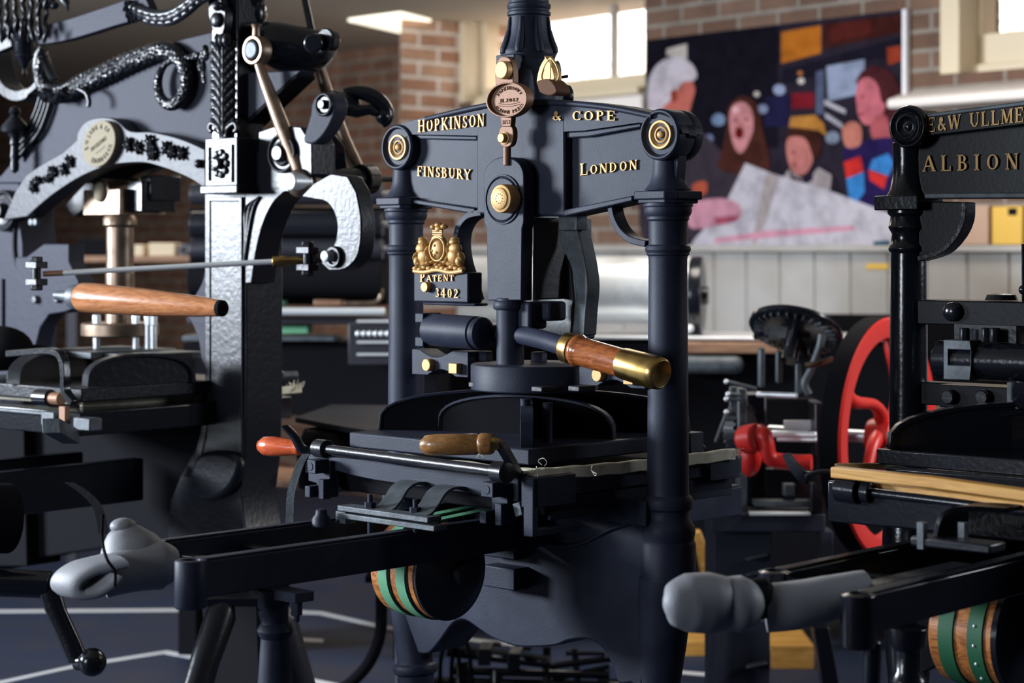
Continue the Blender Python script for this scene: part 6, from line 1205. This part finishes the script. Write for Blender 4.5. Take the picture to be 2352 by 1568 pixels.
tbx(1720, 1880, 1075, 1180, 5.3, .1, 'body', 'gloss2'); tbx(1732, 1864, 1150, 1164, 5.08, .05, 'tie_bar', 'greyiron'); tbx(1800, 1828, 1112, 1140, 5.1, .04, 'body_block', 'greyiron'); tbx(1862, 1878, 1110, 1180, 5.05, .04, 'side_frame', 'gloss')
tt([(1715, 1020, 5.02), (1740, 995, 5.02), (1758, 1010, 5.0), (1768, 1050, 5.0), (1800, 1060, 5.0), (1864, 1062, 4.98)], [.024]*10+[.020]*20, 'toggle_arm', 'red')
b = B().cyl(TF.pl(1708, 1010, 5.04), TF.pl(1742, 1004, 5.0), .036, n=24); b.ball(TF.pl(1722, 1050, 5.05), (.03, .03, .05)); tpart(b, 'arm_boss', 'red', bev=.006)
b = B().cyl(TF.pl(1690, 985, 5.18), TF.pl(1712, 985, 5.16), .055, n=30)
for i in range(24): a = 2*PI*i/24; q_ = Vector(TF.pl(1701, 985, 5.17)); b.obox(q_+Vector((0, math.cos(a), math.sin(a)))*.058, (1, 0, 0), (0, math.cos(a), math.sin(a)), (0, -math.sin(a), math.cos(a)), .018, .007, .004)
tpart(b, 'gear_wheel', 'dark', bev=0)
for x, y in ((1668, 876), (1672, 905), (1668, 916), (1668, 946)): tpart(B().ball(TF.pl(x, y, 5.05), .0065, seg=10), 'lever_knob', 'steel', bev=0)
for a, c in (((1668, 876), (1738, 893)), ((1672, 905), (1700, 907)), ((1668, 916), (1700, 917)), ((1670, 946), (1644, 1015))): tpart(B().cyl(TF.pl(*a, 5.05), TF.pl(*c, 5.05), .005, n=8), 'lever', 'greyiron', bev=0)
tbx(1676, 1694, 888, 950, 5.06, .02, 'lever_plate', 'greyiron')
tbx(1634, 1896, 1180, 1222, 5.05, .35, 'table_top', 'cast'); tbx(1640, 1672, 1172, 1184, 5.0, .03, 'bright_tool_rest', 'steel', .001); tbx(1722, 1862, 1178, 1184, 5.03, .04, 'bright_strip', 'steel', .001)
def tslab(pts, Y_, d, n, m): b = B(); P_ = [W.pl(x, y, Y_) for x, y in pts]; a_ = [b.bm.verts.new(TF._loc(p[0], p[1]+dd, p[2])) for dd in (0, d) for p in P_]; k = len(P_); b._f(a_[:k]); b._f(list(reversed(a_[k:]))); [b._f([a_[i], a_[(i+1) % k], a_[k+(i+1) % k], a_[k+i]]) for i in range(k)]; return tpart(b, n, m)
tslab([(1640, 1215), (1772, 1215), (1766, 1700), (1640, 1700)], 5.1, .25, 'cabinet', 'cast'); tslab([(1632, 1440), (1652, 1440), (1630, 1760), (1606, 1760)], 5.0, .05, 'leg', 'cast')
tslab([(1884, 1220), (1914, 1220), (1914, 1330), (1896, 1330)], 5.05, .08, 'leg', 'cast'); tslab([(1868, 1440), (1905, 1440), (1960, 1760), (1920, 1760)], 5.0, .06, 'leg', 'gloss2')
for y0 in (1282, 1318, 1530): tslab([(1714, y0), (1764, y0-10), (1764, y0-4), (1714, y0+6)], 5.06, .03, 'shelf_edge', 'greyiron')
# ================================================================== odds and ends on the floor
b = B(); P_ = [W.pl(x, y, 5.9) for x, y in ((1600, 1222), (1606, 1218), (1644, 1320), (1680, 1440), (1664, 1446), (1632, 1330))]
def slab(pts, Y_, d, n, m, label, cat, group=None):
    b = B(); P_ = [W.pl(x, y, Y_) for x, y in pts]; k = len(P_); a_ = [b.bm.verts.new((p[0], p[1]+dd, p[2])) for dd in (0, d) for p in P_]; b._f(a_[:k]); b._f(list(reversed(a_[k:])))
    for i in range(k): b._f([a_[i], a_[(i+1) % k], a_[k+(i+1) % k], a_[k+i]])
    return tag(b.build(n, m, bev=.003), label, cat, group)
slab([(1592, 1222), (1610, 1220), (1672, 1400), (1700, 1575), (1660, 1578), (1625, 1390)], 5.95, .05, 'plank', 'timber', 'pale wooden plank leaning beside the right foot of the centre press', 'plank')
def crate(px0, px1, y0, yb, d, n, label):
    p0 = W.pw(px0, yb, -EYE); p1 = W.pw(px1, yb, -EYE); h = (yb-y0)/FPX*p0[1]; t_ = thing(n, label, 'crate')
    for k in range(3): B().box(p0[0], p1[0], p0[1]+k*d/3, p0[1]+k*d/3+d/3-.012, -EYE+h-.02, -EYE+h).build('slat', 'timber', t_, bev=.002)
    B().box(p0[0], p1[0], p0[1], p0[1]+.02, -EYE, -EYE+h-.02).build('side', 'timber', t_, bev=.002); B().box(p0[0], p1[0], p0[1]+d-.03, p0[1]+d-.01, -EYE, -EYE+h-.02).build('side', 'timber', t_, bev=.002)
crate(1560, 1640, 1472, 1506, .3, 'pallet', 'low pale wooden pallet on the floor left of the treadle press cabinet'); crate(1772, 1870, 1482, 1536, .3, 'pallet', 'low pale wooden pallet on the floor under the treadle press')
# roller carriage under the centre press
rc = thing('roller_carriage', 'black carriage of shafts and hanging brackets on the floor under the centre press', 'machine')
def wp(x, y, Y_): return W.pl(x, y, Y_)
B().cyl(wp(1030, 1494, 5.75), wp(1262, 1520, 5.65), .018, n=18).build('shaft', 'gloss2', rc)
for x, y in ((1112, 1500), (1180, 1510)): B().ribbon([wp(x+26, y-20, 5.66), wp(x+8, y-22, 5.62), wp(x, y-8, 5.60), wp(x, y+28, 5.60)], .006, .018, (1, 0, 0)).build('bracket', 'gloss', rc, bev=.002)
for (x0, y0, x1, y1, r) in ((1256, 1485, 1256, 1600, .012), (1040, 1540, 1400, 1550, .012), (1262, 1530, 1420, 1510, .010), (1270, 1560, 1400, 1530, .008), (1060, 1520, 1070, 1620, .02), (1140, 1540, 1140, 1620, .02), (1000, 1570, 1420, 1580, .02), (1300, 1500, 1390, 1500, .007), (1320, 1490, 1330, 1600, .01)): B().cyl(wp(x0, y0, 5.7), wp(x1, y1, 5.68), r, n=12).build('frame_bar', 'gloss2', rc)
for dx in (0, 26): B().tube([wp(x+dx, y, 5.62) for x, y in cr([(1012, 1600), (1012, 1520), (1026, 1470), (1040, 1468), (1052, 1500), (1062, 1600)], 5)], .006, 10).build('hose', 'rubber_shade', rc)
for x in (1010, 1400): q_ = wp(x, 1575, 5.7); B().box(q_[0]-.03, q_[0]+.03, 5.6, 5.8, -EYE, q_[2]).build('foot', 'gloss2', rc)
cs = thing('curved_stand', 'black stand with one curved leg, behind the round wood drum', 'stand')
B().tube([wp(x, y, 5.4) for x, y in cr([(876, 1330), (876, 1400), (872, 1462), (846, 1524), (800, 1572), (740, 1610), (700, 1666)], 5)], .016, 12).build('leg', 'rubber_shade', cs)
B().box(wp(840, 1330, 5.4)[0], wp(930, 1330, 5.4)[0], 5.38, 5.5, wp(0, 1335, 5.4)[2], wp(0, 1322, 5.4)[2]).build('top', 'rubber_shade', cs); B().cyl(wp(925, 1330, 5.46), (wp(925, 1330, 5.46)[0], 5.46, -EYE), .016, n=12).build('leg', 'rubber_shade', cs)
af = thing('trestle', 'glossy black splayed iron trestle behind the slim stay of the centre press', 'stand')
B().tube([wp(524, 1386, 4.35), wp(508, 1410, 4.34), wp(470, 1520, 4.30), wp(400, 1760, 4.2), wp(340, 1962, 4.12)], [.018, .034, .032, .034, .036], 20).build('leg', 'gloss', af)
B().tube([wp(606, 1386, 4.4), wp(640, 1420, 4.42), wp(680, 1560, 4.5), wp(720, 1700, 4.55), wp(760, 1880, 4.6)], [.02, .04, .04, .04, .04], 20).build('leg', 'dark', af)
B().box(wp(470, 1390, 4.36)[0], wp(640, 1390, 4.36)[0], 4.33, 4.46, wp(0, 1388, 4.36)[2], wp(0, 1366, 4.36)[2]).build('top_plate', 'gloss2', af, bev=.004)

# shelf and small goods far behind the left press
sh = thing('wall_shelf', 'dark shelf on thin uprights far behind the arch of the left press', 'shelf')
SY = 8.2
a_, c_ = W.pl(150, 588, SY), W.pl(470, 602, SY); B().box(a_[0], c_[0], SY, SY+.3, c_[2], a_[2]).build('shelf_board', 'board', sh, bev=.003)
for x in (158, 462): p_ = W.pl(x, 588, SY); B().box(p_[0]-.02, p_[0]+.02, SY+.05, SY+.09, -EYE, p_[2]).build('upright', 'dark', sh)
def goods(n, m, x0, x1, y0, label, cat, rnd=False):
    a_, c_ = W.pl(x0, y0, SY+.05), W.pl(x1, 588, SY+.05); zt = W.pl(150, 588, SY)[2]; b = B()
    if rnd: r = (c_[0]-a_[0])/2; b.lathe([(r*.45, 0), (r, 0), (r, .05), (r*.45, .05), (r*.45, 0)], ((a_[0]+c_[0])/2, SY+.05, zt+r), (0, 1, 0), 28, caps=False)
    else: b.box(a_[0], c_[0], SY+.05, SY+.2, zt, a_[2])
    tag(b.build(n, m, bev=.004), label, cat)
goods('box', 'cream', 308, 330, 562, 'small square cream box on the far shelf behind the left press', 'box')
goods('long_box', 'cream', 342, 402, 558, 'longer cream box on the far shelf behind the left press', 'box')
goods('dark_case', 'rubber_shade', 180, 250, 548, 'dark flat case on the far shelf left of the piston', 'case')
goods('reel', 'greyiron', 408, 436, 558, 'small grey metal ring on the far shelf, beside the pillar of the left press', 'reel', True)
